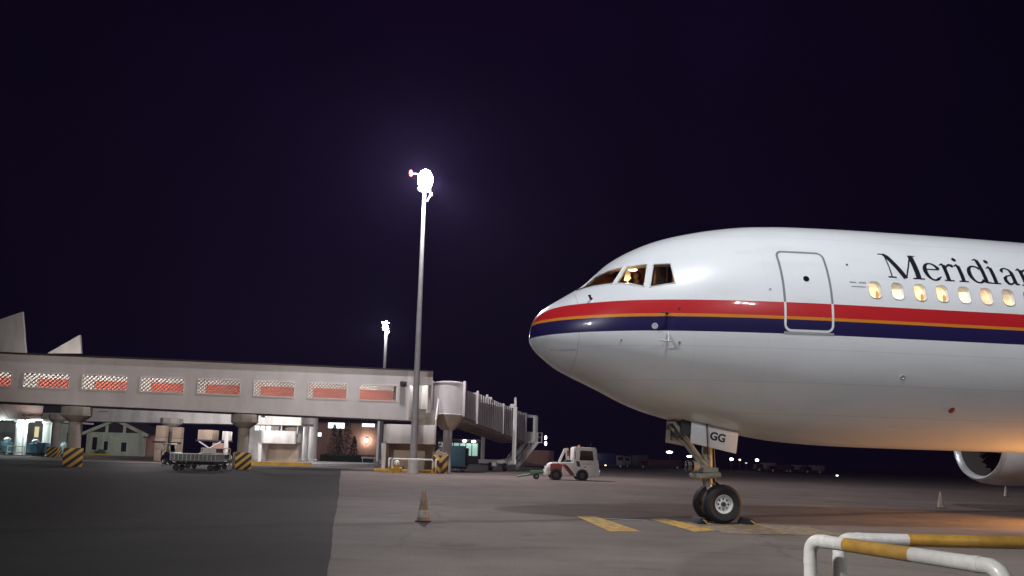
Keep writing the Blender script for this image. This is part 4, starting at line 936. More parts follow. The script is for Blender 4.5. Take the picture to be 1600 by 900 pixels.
# cab
cabp = tl(at(824, 668, 87.0)); cz0, cz1 = at(824, 692, 87).z, at(824, 646, 87).z
q = B(); Mc = Matrix.Translation(Vector((cabp.x, cabp.y, 0))) @ Matrix.Rotation(ja - .5, 4, 'Z'); q.box(-1.5, 1.3, -.3, 3.4, cz0, cz1 - .15, Mc); q.box(-1.2, -.6, -.55, -.301, cz0, cz1, Mc); q.box(.7, 1.25, -.5, -.301, cz0 + .2, cz1 - .3, Mc); q.build('cab', M_white, br, .05)
q = B(); q.box(-.5, .6, -.33, -.302, cz0 + 1.3, cz1 - .5, Mc); q.build('cab_window', M_dglass, br)
q = B()
for k in range(9):                   # closing bellows
    a_ = -.1 + k * .42; q.box(1.3, 1.75 - .12 * (k % 2), a_, a_ + .36, cz0 - .1, cz1 - .1, Mc)
q.build('bellows', M_dark, br)
# service stair
sb, st_ = tl(foot(787, 85.0)), tl(at(822, 690, 86.0)); sw = Vector((1.35, -.2, 0))
q = B()
for o in (Vector(), sw): q.bar(sb + o + Vector((0, 0, .12)), st_ + o, .10, .34)
q.build('stringer', M_white, br)
for k in range(14): p = sb.lerp(st_, (k + .6) / 14.5); B().bar(p + Vector((0, 0, .06)), p + sw + Vector((0, 0, .06)), .24, .05).build('tread', M_white, br)
q = B()
for o in (Vector((0, .1, 0)), sw):
    for hgt in (.55, 1.0): q.tube([sb + o + Vector((0, 0, hgt)), st_ + o + Vector((0, 0, hgt))], .028, 6)
    for k in range(5): p = sb.lerp(st_, k / 4) + o; q.tube([p, p + Vector((0, 0, 1.0))], .025, 6)
q.build('handrail', M_white, br)
q = B(); q.box(st_.x - .1, st_.x + 1.9, st_.y - .2, st_.y + 1.3, st_.z - .1, st_.z); q.build('stair_platform', M_bridge, br)
q = B()
for hgt in (.55, 1.05): q.tube([st_ + Vector((1.0, -.15, hgt)), st_ + Vector((1.85, -.15, hgt)), st_ + Vector((1.85, 1.2, hgt))], .03, 6)
for x, y in ((1.0, -.15), (1.85, -.15), (1.85, 1.2)): q.tube([st_ + Vector((x, y, 0)), st_ + Vector((x, y, 1.05))], .03, 6)
q.build('platform_rail', M_bridge, br)

# ------------------------------------------------------------------ things round the foot of the tall mast
mb = MB_
def gp(px, Y): return foot(px, Y)
t = thing('mast_guard_rail', 'white and yellow pipe guard round the foot of the tall mast', 'barrier', mb)
for x0, y0, x1, y1 in ((-1.55, -1.0, 1.75, -1.2), (-1.9, -.6, -1.9, .9), (1.95, -.8, 1.95, 1.0)):
    q = B(); q.tube([(x0, y0, .45), (x0, y0, 1.02), (x0 + (x1 - x0) * .03, y0 + (y1 - y0) * .03, 1.12), (x0 + (x1 - x0) * .97, y0 + (y1 - y0) * .97, 1.12), (x1, y1, 1.02), (x1, y1, .45)], .075, 10); q.build('hoop', M_white, t)
    for x, y in ((x0, y0), (x1, y1)): B().tube([(x, y, 0), (x, y, .45)], .078, 10).build('post_foot', M_yel, t)
t = thing('steel_drum', 'pale grey steel drum at the foot of the tall mast', 'drum', mb + Vector((.28, -1.9, 0)))
B().lathe([(.001, 0), (.42, 0), (.44, .02), (.44, .36), (.46, .38), (.44, .40), (.44, .72), (.46, .74), (.44, .76), (.44, 1.05), (.45, 1.07), (.40, 1.05), (.001, 1.03)], n=24).build('body', M_galv, t)
t = thing('hydrant', 'white topped yellow hydrant left of the steel drum', 'hydrant', mb + Vector((-1.05, -1.9, 0)))
B().lathe([(.30, 0), (.30, .08), (.17, .12), (.16, .55), (.22, .58), (.22, .66)], n=16).build('barrel', M_yel, t)
B().lathe([(.22, .66), (.24, .7), (.2, .92), (.1, 1.02), (.001, 1.04)], n=16).build('cap', M_white, t)
B().tube([(-.42, 0, .38), (.42, 0, .38)], .09, 10).build('nozzle', M_yel, t)
p = gp(688, 62.5); t = thing('chevron_block', 'concrete block painted with yellow and black chevrons by the blue container', 'block', p)
box_part('block', M_chevron, t, -.62, .62, -.45, .45, 0, 1.5, .03); B().prism([(-.62, -.4, 1.5), (.62, -.4, 1.5), (-.3, -.4, 1.95)], (0, .8, 0)).build('top', M_sand, t)
p = gp(711, 74.0); t = thing('blue_container', 'light blue boxy ground power unit on small wheels', 'container', p, .05)
box_part('body', M_blue, t, -.98, .98, -.9, 1.1, .45, 2.42, .05); box_part('end_panel', M_dark, t, .985, 1.3, -.8, 1.0, .5, 2.3, .03)
box_part('chassis', M_dark, t, -.9, 1.2, -.7, .9, .28, .44)
for x in (-.7, .75):
    for y in (-.75, .95): wheel(t, (x, y, .2), .2, .14, 'y', M_galv, 14)
box_part('lid', M_blue, t, -1.02, 1.02, -.94, 1.14, 2.42, 2.5, .02); B().tube([(0, -.95, .3), (0, -1.2, .3), (0, -1.25, .12)], .05, 8).build('drawbar', M_white, t)
p = gp(692, 82); t = thing('electric_cabinet', 'small white cabinet behind the blue container', 'cabinet', p); box_part('body', M_white, t, -.6, .6, -.3, .3, .1, 3.0, .03); box_part('plinth', M_conc, t, -.65, .65, -.35, .35, 0, .1); box_part('door', M_wall2, t, -.5, .5, -.33, -.302, .3, 2.7)
# shrub under the rotunda
def shrub(name, label, p, rx, rz, n, group=None, cat='shrub', tall=False):
    t = thing(name, label, cat, p, 0, group); q = B()
    for i in range(n):
        a = random.uniform(0, 6.283); h = random.random(); rr_ = rx * math.sqrt(random.random()) * ((1 - h) ** .75 + .06 if tall else math.sqrt(max(.05, 1 - (2 * h - 1) ** 2)))
        c = Vector((rr_ * math.cos(a), rr_ * math.sin(a), rz * (.08 + .92 * h))); u = Vector((random.uniform(-1, 1), random.uniform(-1, 1), random.uniform(-.4, 1))).normalized(); w_ = u.cross(Vector((random.random(), random.random(), .3))).normalized(); k = random.uniform(.10, .26) * (1 if tall else rx * .8)
        q.add([c - w_ * k * .5, c + u * k * .3 + w_ * .02, c + w_ * k * .5, c + u * k * 1.5], [(0, 1, 2, 3)])
    q.build('foliage', M_leaf, t, keep=True); B().tube([(0, 0, 0), (0, 0, rz * .7)], [.09, .03], 6).build('stem', M_bark, t); return t
shrub('shrub', 'dark leafy shrub below the rotunda of the boarding bridge', gp(681, 68.5), .75, 3.6, 700)
shrub('shrub', 'low dark bush behind the pipe guard of the tall mast', gp(668, 72), 1.3, 2.6, 700)

# ------------------------------------------------------------------ pushback tug and towbar
p = gp(893, 53.0); t = thing('aircraft_tug', 'white and red aircraft tug with boxy cab at its right end', 'tug', p, .06)
q = B(); q.prism([(-1.72, -.85, .35), (.05, -.85, .35), (.05, -.85, 1.28), (-1.5, -.85, 1.22), (-1.72, -.85, 1.1)], (0, 1.75, 0)); q.build('chassis', M_white, t, .05)
q = B(); q.prism([(.05, -.86, .3), (1.72, -.86, .3), (1.86, -.86, .42), (1.80, -.86, 1.1), (1.62, -.86, 2.22), (1.50, -.86, 2.32), (.12, -.86, 2.36), (.02, -.86, 2.3), (-.02, -.86, 1.3)], (0, 1.77, 0)); cabo = q.build('cab', M_white, t, .05)
q = B(); q.prism([(.42, -.875, 1.42), (1.42, -.875, 1.42), (1.34, -.875, 2.08), (.46, -.875, 2.10)], (0, .012, 0)); w = q.build('window', M_dglass, cabo)
q = B(); q.prism([(1.80, -.7, 1.28), (1.80, .75, 1.28), (1.655, .75, 2.14), (1.655, -.7, 2.14)], (.03, 0, .004)); q.build('window', M_dglass, cabo)
q = B(); q.prism([(.26, -.872, .98), (.50, -.872, .98), (.40, -.872, 1.36), (.16, -.872, 1.36)], (0, .01, 0)); q.build('vent', M_dark, cabo)
q = B(); q.prism([(.62, -.870, 1.14), (1.28, -.870, 1.14), (1.28, -.870, 1.20), (.62, -.870, 1.20)], (0, .008, 0)); q.build('stencil', M_acg, cabo)
q = B(); q.prism([(-1.66, -.885, .62), (-.84, -.885, .62), (-.80, -.885, 1.10), (-1.1, -.885, 1.16), (-1.62, -.885, 1.12)], (0, .04, 0)); q.build('side_panel', M_red, t, .01)
q = B(); q.prism([(-.84, -.88, 1.10), (-.55, -.88, 1.12), (.10, -.88, .34), (-.20, -.88, .34)], (0, .02, 0)); q.build('stripe', M_red, t)
q = B(); q.prism([(-.62, -.875, 1.0), (-.45, -.875, 1.05), (.05, -.875, .45), (-.08, -.875, .40)], (0, -.012, 0)); q.build('stripe', M_brown, t)
B().box(-1.95, -1.73, -.7, .8, .3, .75).box(-1.86, -1.735, -.85, .95, .75, .95).build('bumper', M_white, t, .04)
for x, r_ in ((.62, .37), (-1.22, .37)):
    for y in (-.78, .84): wheel(t, (x, y, r_), r_, .3, 'y', M_dark, 22, .5)
q = B(); q.bar((-.95, -.2, 1.25), (-.52, -.2, 2.2), .20, .16); q.bar((-.30, -.2, 1.25), (-.42, -.2, 2.25), .22, .22); q.build('seat_post', M_white, t, .02)
B().bar((-.30, -.33, 1.7), (-.33, -.33, 2.1), .12, .16).build('tail_lamp', M_red, t)
q = B(); q.box(-.5, -.1, -.6, .6, 1.29, 1.42); q.build('seat', M_dark, t, .03)
B().lathe([(.09, 2.33), (.08, 2.48), (.001, 2.5)], (.5, 0, 0), 12).build('beacon', M_yel, t)
for x in (.62, -1.22): B().lathe([(.44, -.02), (.44, .03)], (x, -.868, .37), 20, 'y').build('wheel_arch', M_dark, t)
B().bar((1.75, -.95, 1.5), (1.75, -.95, 1.85), .05, .16).tube([(1.66, -.86, 1.9), (1.75, -.95, 1.8)], .02, 6).build('mirror', M_dark, t)
B().bar((.10, -.885, 1.5), (.10, -.885, 2.05), .03, .04).build('grab_handle', M_dark, t)
B().bar((.72, -.868, .95), (.90, -.868, .95), .012, .04).build('door_handle', M_dark, t)
q = B(); q.tube([(1.3, -.2, 2.3), (1.34, -.2, 2.75)], .018, 6); q.build('antenna', M_dark, t)
box_part('lamp', emit('tug_lamp', (1, .9, .7), .5), t, 1.80, 1.88, -.8, -.55, .62, .76)
p = gp(830, 53.0); t = thing('towbar', 'green aircraft towbar lying on the apron left of the tug', 'towbar', p, .05)
B().tube([(.95, .1, .55), (.4, 0, .42), (-1.0, -.1, .16)], .075, 10).build('tube', M_green, t)
q = B(); q.bar((-.1, -.1, .35), (.75, -.25, .62), .12, .14); q.bar((.1, .1, .4), (.8, .25, .5), .1, .12); q.box(-.05, .55, -.22, .22, .42, .62); q.build('head', M_green, t, .02)
for y in (-.3, .3): wheel(t, (.35, y, .2), .2, .12, 'y', M_green, 14)

# ------------------------------------------------------------------ traffic cones
M_cone = mat('dirty_cone', (.19, .125, .085), .55, var=.55, scale=7, dirt=.6)
def cone(label, p, h, m):
    t = thing('traffic_cone', label, 'cone', p, 0, 'traffic cones'); k = h / .7
    B().lathe([(.138 * k, .03 * k), (.126 * k, .10 * k), (.080 * k, .40 * k), (.034 * k, .69 * k), (.026 * k, .70 * k), (.001, .70 * k)], n=24).build('body', m, t)
    B().lathe([(.1285 * k, .10 * k), (.105 * k, .255 * k), (.1045 * k, .257 * k)], n=24, cap=False).build('sleeve', mat('cone_sleeve', (.33, .29, .24), .45, var=.35, scale=9, dirt=.7), t)
    q = B(); s = .165 * k; q.box(-s, s, -s, s, 0, .028 * k); q.build('foot', M_black, t, .01); return t
cone('grimy traffic cone standing alone on the open apron', G(661, 815), .70, M_cone)
cone('pale cone on the apron beyond the orange light pool', G(1470, 794), .62, mat('pale_cone', (.34, .28, .22), .6, dirt=.4))
cone('small far cone below the engine at the right edge', G(1572, 776), .62, mat('pale_cone', (.48, .42, .34), .6))

# ------------------------------------------------------------------ warm work light under the cabin, right of the picture
wp_ = AC_LOC + Matrix.Rotation(PSI, 3, 'Z') @ Vector((13.2, -.9, 0)); t = thing('work_light', 'warm halogen work light on a tripod under the cabin', 'lamp', wp_, math.pi * .87)
for a in (90, 210, 330): B().tube([(0, 0, .9), (.45 * math.cos(R(a)), .45 * math.sin(R(a)), 0)], .018, 6).build('leg', M_dark, t)
q = B(); q.box(-.10, .12, -.2, .2, .9, 1.2); q.build('housing', M_yel, t, .01); box_part('lens', emit('halogen_lens', (1, .55, .22), 12), t, .121, .135, -.17, .17, .93, 1.17)
lamp('halogen_light', 'SPOT', (.2, 0, 1.05), HALOGEN, (1.0, .45, .15), t, (5, 0, .9), 100, .8, .12)

# ------------------------------------------------------------------ baggage tractor and trolleys
p = gp(268, 70.0); t = thing('tow_tractor', 'small blue and white tow tractor with an open cab', 'tractor', p, -.1)
q = B(); q.prism([(-.75, -.45, .45), (1.05, -.45, .45), (1.05, -.45, .85), (.95, -.45, 1.0), (.0, -.45, 1.08), (-.75, -.45, .8)], (0, .95, 0)); q.build('body', M_navy, t, .04)
q = B(); q.prism([(.0, -.47, 1.0), (1.0, -.47, .92), (1.02, -.47, 1.02), (.05, -.47, 1.14)], (0, .99, 0)); q.build('bonnet', M_white, t, .03)
q = B()
for x0, x1 in ((-.78, -.62), (.05, -.1)):
    for y in (-.42, .46): B().tube([(x0, y, .8), (x1, y, 1.85)], .04, 8).build('cab_post', M_white, t)
box_part('cab_roof', M_white, t, -.75, .1, -.5, .54, 1.85, 1.93, .03); box_part('seat', M_dark, t, -.65, -.25, -.3, .35, .8, 1.1, .04)
q = B(); q.prism([(.06, -.4, 1.08), (.06, .44, 1.08), (-.09, .44, 1.8), (-.09, -.4, 1.8)], (.015, 0, 0)); q.build('windscreen', M_glass, t)
for x, r_ in ((-.42, .30), (.62, .42)):
    for y in (-.52, .56): wheel(t, (x, y, r_), r_, .2, 'y', M_white, 20, .62)
box_part('rear_stripes', M_hazard, t, -.86, -.76, -.45, .5, .35, 1.3)
M_trol = mat('trolley_paint', (.12, .15, .15), .6, var=.2, dirt=.5)
def trolley(label, p, rz, top):
    t = thing('baggage_trolley', label, 'trolley', p, rz, 'baggage trolleys under the walkway')
    box_part('deck', M_trol, t, -1.55, 1.55, -.7, .7, .62, .72, .02)
    q = B(); q.box(-1.55, 1.55, -.70, -.66, .725, 1.1); q.box(-1.55, 1.55, .66, .70, .725, 1.1); q.build('side_panel', M_trol, t)
    q = B()
    for k in range(12): q.bar((-1.5 + k * .272, -.72, .7), (-1.5 + k * .272, -.72, 1.12), .04, .03)
    q.tube([(-1.55, -.72, 1.12), (1.55, -.72, 1.12)], .025, 6); q.build('side_bars', M_galv, t)
    q = B()
    for x in (-1.5, 0, 1.5):
        for y in (-.66, .66): q.tube([(x, y, .3), (x, y, .62)], .04, 6)
    q.bar((-1.5, 0, .45), (1.5, 0, .45), .12, .12); q.build('frame', M_dark, t)
    for x in (-1.15, 1.15):
        for y in (-.55, .55): wheel(t, (x, y, .2), .2, .12, 'y', M_dark, 14)
    B().tube([(-1.6, 0, .45), (-2.3, 0, .25)], .03, 6).build('drawbar', M_dark, t)
    if top:
        q = B()
        for x in (-.2, 1.5):
            for y in (-.6, .6): q.tube([(x, y, .72), (x, y, 1.55)], .035, 6)
        for z in (1.2, 1.55): q.tube([(-.2, -.6, z), (1.5, -.6, z), (1.5, .6, z), (-.2, .6, z), (-.2, -.6, z)], .035, 6)
        q.build('cage', M_white, t); box_part('panel', M_white, t, -.1, .85, -.62, -.58, 1.2, 1.52); box_part('panel', M_brown, t, .9, 1.42, -.62, -.58, 1.2, 1.52)
    return t
trolley('dark low baggage trolley nearest the camera, in front of the tow tractor', gp(306, 51.0), .05, False)
trolley('baggage trolley with a white cage behind the low dark trolley', gp(322, 56.0), .0, True)
p = gp(332, 82.0); t = thing('cargo_loader', 'beige cargo loader with a raised platform behind the trolleys', 'loader', p)
box_part('platform', M_dark, t, -1.6, 1.7, -1.0, 1.0, 2.35, 2.5); box_part('box', M_sand, t, -1.45, .15, -.95, .9, 2.51, 3.6, .06); box_part('engine_box', M_pink, t, .2, 1.4, -.9, .8, .9, 2.2, .05)
box_part('chassis', M_wall2, t, -1.6, 1.8, -.8, .8, .5, .85, .03)
q = B(); q.bar((-1.4, -.9, .8), (1.2, -.9, 2.4), .12, .12); q.bar((1.2, -.88, .8), (-1.4, -.88, 2.4), .12, .12); q.build('scissor_lift', M_wall2, t)
q = B(); q.box(1.2, 1.75, -.9, .6, 2.51, 3.5); q.box(1.5, 1.95, -1.05, -.95, .2, 3.4); q.build('cab', M_white, t, .04)
for x in (-1.1, 1.2):
    for y in (-.7, .7): wheel(t, (x, y, .34), .34, .22, 'y', M_galv, 16)
for px, Y, w_, h_, lab in ((250, 84, 1.0, 4.0, 'pale pair of stacked crates left of the slim pillar'), (275, 85, .9, 3.9, 'pale crate stack right of the slim pillar')):
    p = gp(px, Y); t = thing('crate_stack', lab, 'crates', p)
    for k in range(3): box_part('crate', M_sand, t, -w_ / 2 - .04 * (k % 2), w_ / 2, -.5, .5, h_ / 3 * k + .02, h_ / 3 * (k + 1), .03)
    box_part('board', M_dark, t, -w_ * .8, w_ * .8, -.6, -.52, h_ * .52, h_ * .56)

# ------------------------------------------------------------------ gabled house
p = foot(133, 128.0); hx = foot(222, 128.0).x - p.x; ze = at(178, 677, 128).z; zr = at(177, 656, 128).z
t = thing('gabled_house', 'small pale green house with timber gable beyond the walkway', 'house', p)
box_part('wall', M_pgreen, t, 0, hx, 0, 9, 0, ze)
q = B(); q.prism([(0, .05, ze), (hx, .05, ze), (hx / 2, .05, zr - .35)], (0, .2, 0)); q.build('gable', M_roof, t)
q = B(); q.bar((-.7, -.1, ze - .25), (hx / 2, -.1, zr), .5, .55, (0, 1, 0)); q.bar((hx + .7, -.1, ze - .25), (hx / 2, -.1, zr), .5, .55, (0, 1, 0)); q.build('bargeboard', M_pgreen, t)
q = B(); q.box(0, hx, -.04, .04, ze - .25, ze + .12); q.box(hx * .32, hx * .37, -.03, .03, ze + .12, ze + 1.6); q.box(hx * .63, hx * .68, -.03, .03, ze + .12, ze + 1.6); q.build('gable_frame', M_pgreen, t)
q = B(); q.prism([(-.7, .2, ze - .1), (hx / 2, .2, zr + .1), (hx + .7, .2, ze - .1), (hx + .7, .2, ze - .3), (hx / 2, .2, zr - .15), (-.7, .2, ze - .3)], (0, 9.2, 0)); q.build('roof', M_roof, t)
for x, w_, z0_, z1_ in ((1.1, .8, .9, 3.1), (3.1, .7, .9, 2.4), (6.1, .9, .7, 2.3)):
    f_ = box_part('window', M_wall2, t, x - .08, x + w_ + .08, -.06, -.005, z0_ - .08, z1_ + .08); box_part('pane', M_dglass, f_, x, x + w_, -.09, -.062, z0_, z1_)
box_part('side_wing', M_pink, t, hx + .02, hx + 2.2, 1.0, 7, 0, ze * .95); box_part('planter_kerb', M_yel, t, -.2, hx * .55, -2.2, -1.9, 0, .3)
shrub('hedge_bush', 'low hedge bush in front of the gabled house', p + Vector((3.2, -1.2, 0)), 1.1, .9, 300)
lamp('house_fill_light', 'POINT', tuple(p + Vector((4, -9, 6.0))), 480, (.86, 1.0, .88), None, radius=.2)  # added lamp, there only to brighten the house front
t = thing('house_fill_lamp', 'added lamp on a thin post brightening the gabled house', 'lamp', p + Vector((4, -9.3, 0))); B().tube([(0, 0, 0), (0, 0, 6.2)], .05, 8).build('post', M_dark, t); B().lathe([(.001, 6.35), (.2, 6.3), (.22, 6.2)], n=12).build('shade', M_dark, t)

# ------------------------------------------------------------------ terminal at the left: canopy, columns, wall, roof sails
ca_ = foot(-90, 98.0); cb_ = foot(62, 98.0); zc0 = at(20, 656, 98).z; cw = cb_.x - ca_.x
t = thing('terminal_canopy', 'brown canopy roof with white edge over the lit columns at the left', 'canopy', ca_)
q = B(); q.prism([(0, 0, zc0), (cw, 0, zc0), (cw, 0, zc0 + .22), (0, 0, zc0 + .22)], (0, 12, 0)); q.build('edge', M_white, t)
for k in range(6):
    a_ = cw * k / 6; q = B(); q.prism([(a_ + .03, -.4, zc0 + .22), (a_ + cw / 6 - .03, -.4, zc0 + .22), (a_ + cw / 6 - .03 + (1.6 if k == 5 else 0), -2.6, zc0 + 2.2), (a_ + .03, -2.6, zc0 + 2.2)], (0, .2, .1)); q.build('soffit_panel', M_brown, t)
M_lcol = M_white
for px, Y, r_, lab in ((27, 97, .46, 'thick lit white column at the far left under the canopy'), (36.5, 97, .22, 'slim lit white column beside the thick one at far left'), (70, 100, .50, 'lit white column with a wide head right of the blue carts'), (77.5, 100, .20, 'slim white pipe column beside the wide headed column')):
    p = foot(px, Y); zt_ = zc0 - .02; tt = thing('canopy_column', lab, 'column', p, 0, 'columns under the canopy'); B().lathe([(r_, 0), (r_, zt_ - .4)], n=18).build('shaft', M_lcol, tt); B().lathe([(r_ * 1.0, zt_ - .45), (r_ * 1.35, zt_ - .25), (r_ * 1.35, zt_)], n=18).build('head', M_lcol, tt)
for px, Y in ((12, 100), (52, 97.5)): lamp('canopy_light', 'POINT', tuple(foot(px, Y) + Vector((0, -2.0, zc0 - .5))), 750, (.80, 1.0, .98), None, radius=.2)
t = thing('canopy_lamp', 'fluorescent strip lamp hanging from the canopy edge', 'lamp', foot(52, 97.5)); q = B(); q.bar((-.7, -1.5, zc0 - .2), (.7, -1.5, zc0 - .2), .14, .1); q.build('tube', M_tube, t); q = B(); q.bar((-.75, -1.5, zc0 - .1), (.75, -1.5, zc0 - .1), .2, .06); q.build('housing', M_white, t)
p = foot(-90, 114.0); wx = foot(113, 114.0).x - p.x; t = thing('terminal_building', 'pale green terminal wall with roof sails behind the walkway at left', 'building', p)
box_part('wall', M_pgreen, t, 0, wx, 0, .5, 0, 6.4); box_part('upper_storey', M_roof, t, -6, wx + 1, .8, 20, 6.5, 13.6)
zt_ = 13.6
for x, w_, h_, sl_ in ((0, 0, 0, 0),):
    def lc(px, py): v = at(px, py, 114.0) - p; return (v.x, v.z)
    a, b_, c, d = lc(-12, 503), lc(35, 487), lc(40, 552), lc(-12, 552); q = B(); q.prism([(x_, 0, z_) for x_, z_ in (a, b_, c, d)], (0, .35, 0)); q.build('roof_sail', M_wall2, t)
    a, b_, c = lc(74, 552), lc(125, 523), lc(127, 552); q = B(); q.prism([(x_, 0, z_) for x_, z_ in (a, b_, c)], (0, .35, 0)); q.build('roof_sail', M_wall2, t)
a_ = lc(54, 683); b_ = lc(62, 667); f_ = box_part('window', M_white, t, a_[0] - .1, b_[0] + .1, -.1, -.005, a_[1] - .1, b_[1] + .1); box_part('pane', M_litw, f_, a_[0], b_[0], -.13, -.102, a_[1], b_[1])
a_ = lc(104, 690); box_part('door', M_dark, t, a_[0], a_[0] + .9, -.06, -.005, 0, 3.4)
p = foot(24, 94.0); t = thing('white_railing', 'white tubular railing in front of the far left columns', 'railing', p)
for x in (-1.1, .0, 1.1): B().tube([(x, 0, 0), (x, 0, 1.25)], .06, 8).build('post', M_white, t)
for z in (.45, 1.2): B().tube([(-1.15, 0, z), (1.15, 0, z)], .055, 8).build('rail', M_white, t)
box_part('plinth', M_conc, t, -1.6, 1.6, -.5, .5, 0, .12)
def blue_cart(label, p, w, h, tank):
    t = thing('service_cart', label, 'cart', p, 0, 'blue service carts at the terminal'); box_part('body', M_blue, t, -w / 2, w / 2, -.5, .5, .4, h, .05); box_part('chassis', M_dark, t, -w / 2 - .2, w / 2 + .1, -.45, .45, .28, .39)
    for x in (-w * .35, w * .35):
        for y in (-.45, .45): wheel(t, (x, y, .18), .18, .1, 'y', M_galv, 12)
    if tank: B().ball((-.1, .2, h + .25), (.45, .4, .35), 12).build('tank', M_white, t)
    return t
blue_cart('light blue boxy cart right of the other blue cart by the columns', foot(66, 94.0), 1.1, 1.75, False)
blue_cart('deeper blue cart with white tank between the white columns', foot(53, 95.5), 1.3, 1.6, True)
blue_cart('blue cart with white tank behind the striped pillar base', foot(99, 99.0), 1.5, 1.3, True)
blue_cart('pale cart with white tank at the far left edge', foot(9, 98.0), .9, 1.75, True)
shrub('shrub', 'green shrub beside the railing at the far left edge', foot(3, 96.0), .7, 1.2, 250)

# ------------------------------------------------------------------ behind the stair landings: building, conifers, hedge, posts
p = foot(488, 150.0); wx = foot(604, 150.0).x - p.x; t = thing('cargo_building', 'pinkish building with bright signs and a wall lamp behind dark conifers', 'building', p)
box_part('wall', M_pink, t, 0, wx, 0, 8, 0, 7.6); box_part('roof', M_roof, t, -.5, wx + .5, -.6, 8.5, 7.6, 8.0)
def lc(px, py): v = at(px, py, 150.0) - p; return (v.x, v.z)
for x0, y0, x1, y1 in ((513, 669, 539, 661), (566, 667, 586, 662), (497, 682, 503, 676)):
    a_, b_ = lc(x0, y0), lc(x1, y1); f_ = box_part('sign_box', M_dark, t, a_[0] - .1, b_[0] + .1, -.25, -.005, a_[1] - .1, b_[1] + .1); box_part('lit_face', M_litp, f_, a_[0], b_[0], -.28, -.252, a_[1], b_[1])
a_ = lc(573, 688); box_part('wall_lamp', M_dark, t, a_[0] - .2, a_[0] + .2, -.3, -.005, a_[1] + .35, a_[1] + .5); B().ball((a_[0], -.35, a_[1]), (.35, .25, .42), 12).build('bulb', M_lens2, t)
lamp('wall_light', 'POINT', (a_[0], -.9, a_[1]), 260, (1, .88, .72), t, radius=.2)
for px, Y, r_, h_, lab in ((520, 132, 1.3, 6.5, 'broad dark conifer left of the others before the pink building'), (529, 128, 1.1, 5.6, 'dark conifer standing between two other conifers'), (541, 130, 1.5, 7.2, 'tallest dark conifer before the lit sign'), (552, 134, 1.0, 4.5, 'short conifer nearest the wall lamp')):
    shrub('conifer', lab, foot(px, Y), r_, h_, 700, 'conifers before the pink building', 'tree', True)
p = foot(500, 118.0); wx = foot(584, 118.0).x - p.x; t = thing('hedge', 'long low dark hedge in front of the conifers', 'hedge', p); q = B()
for i in range(2600):
    c = Vector((random.uniform(0, wx), random.uniform(-.5, .5), random.uniform(.05, 1.25))); u = Vector((random.uniform(-1, 1), random.uniform(-1, 1), random.uniform(0, 1))).normalized(); w_ = u.cross(Vector((.2, .1, 1))).normalized() * .07; q.add([c - w_, c + w_, c + u * .26], [(0, 1, 2)])
q.build('foliage', M_leaf, t, keep=True); box_part('core', M_leaf, t, .1, wx - .1, -.35, .35, .0, 1.05)
p = foot(589, 92.0); t = thing('grey_post', 'plain grey round post left of the rounded stair landing', 'post', p); B().lathe([(.17, 0), (.17, 6.0), (.001, 6.05)], n=14).build('shaft', M_galv, t); B().lathe([(.3, 0), (.3, .5), (.17, .6)], n=14).build('foot', M_conc, t)
p = foot(575, 104.0); t = thing('white_trestle', 'low white trestle barrier before the hedge', 'barrier', p); B().bar((-1.0, 0, .95), (1.0, 0, .95), .1, .22).build('beam', M_white, t)
for x in (-.8, .8): B().tube([(x, -.3, 0), (x, 0, .95)], .05, 6).tube([(x, .3, 0), (x, 0, .95)], .05, 6).build('leg', M_white, t)
p = foot(686, 150.0); wx = foot(748, 150.0).x - p.x; t = thing('glazed_hall', 'low hall with teal lit glazing seen under the boarding bridge', 'building', p)
box_part('wall', M_roof, t, 0, wx, .4, 9, 0, 4.6); box_part('roof', M_dark, t, -.4, wx + .4, -.5, 9.4, 4.6, 5.0)
for k in range(6): a_ = .25 + k * (wx - .5) / 6; f_ = box_part('window', M_dark, t, a_, a_ + (wx - .6) / 6, .3, .395, 1.6, 4.3); box_part('pane', M_litt, f_, a_ + .08, a_ + (wx - .6) / 6 - .08, .27, .298, 1.7, 4.2)
for px, py in ((726, 689), (740, 690)):
    v = at(px, py, 149) - p; B().ball((v.x, -.9, v.z), (.42, .3, .22), 10).build('lamp', M_lens2, t)
p = foot(841, 126.0); t = thing('freight_container', 'long dull brown freight container beyond the bridge stairs', 'container', p)
box_part('body', M_pink, t, -2.6, 2.6, 0, 2.4, .2, 2.9, .04); box_part('skids', M_dark, t, -2.4, 2.4, .2, 2.2, 0, .2)
q = B()
for k in range(18): q.box(-2.5 + k * .29, -2.38 + k * .29, -.04, -.001, .3, 2.8)
q.build('ribs', M_pink, t)
p = foot(852, 190.0); t = thing('twin_lamp_post', 'far lamp post with two lamps one above the other', 'lamp', p); B().tube([(0, 0, 0), (0, 0, 7.6)], .08, 8).build('post', M_dark, t)
for py in (684, 693): v = at(852.5, py, 190) - p; B().ball((v.x, -.2, v.z), (.28, .25, .5), 10).build('lamp', M_lens2, t)

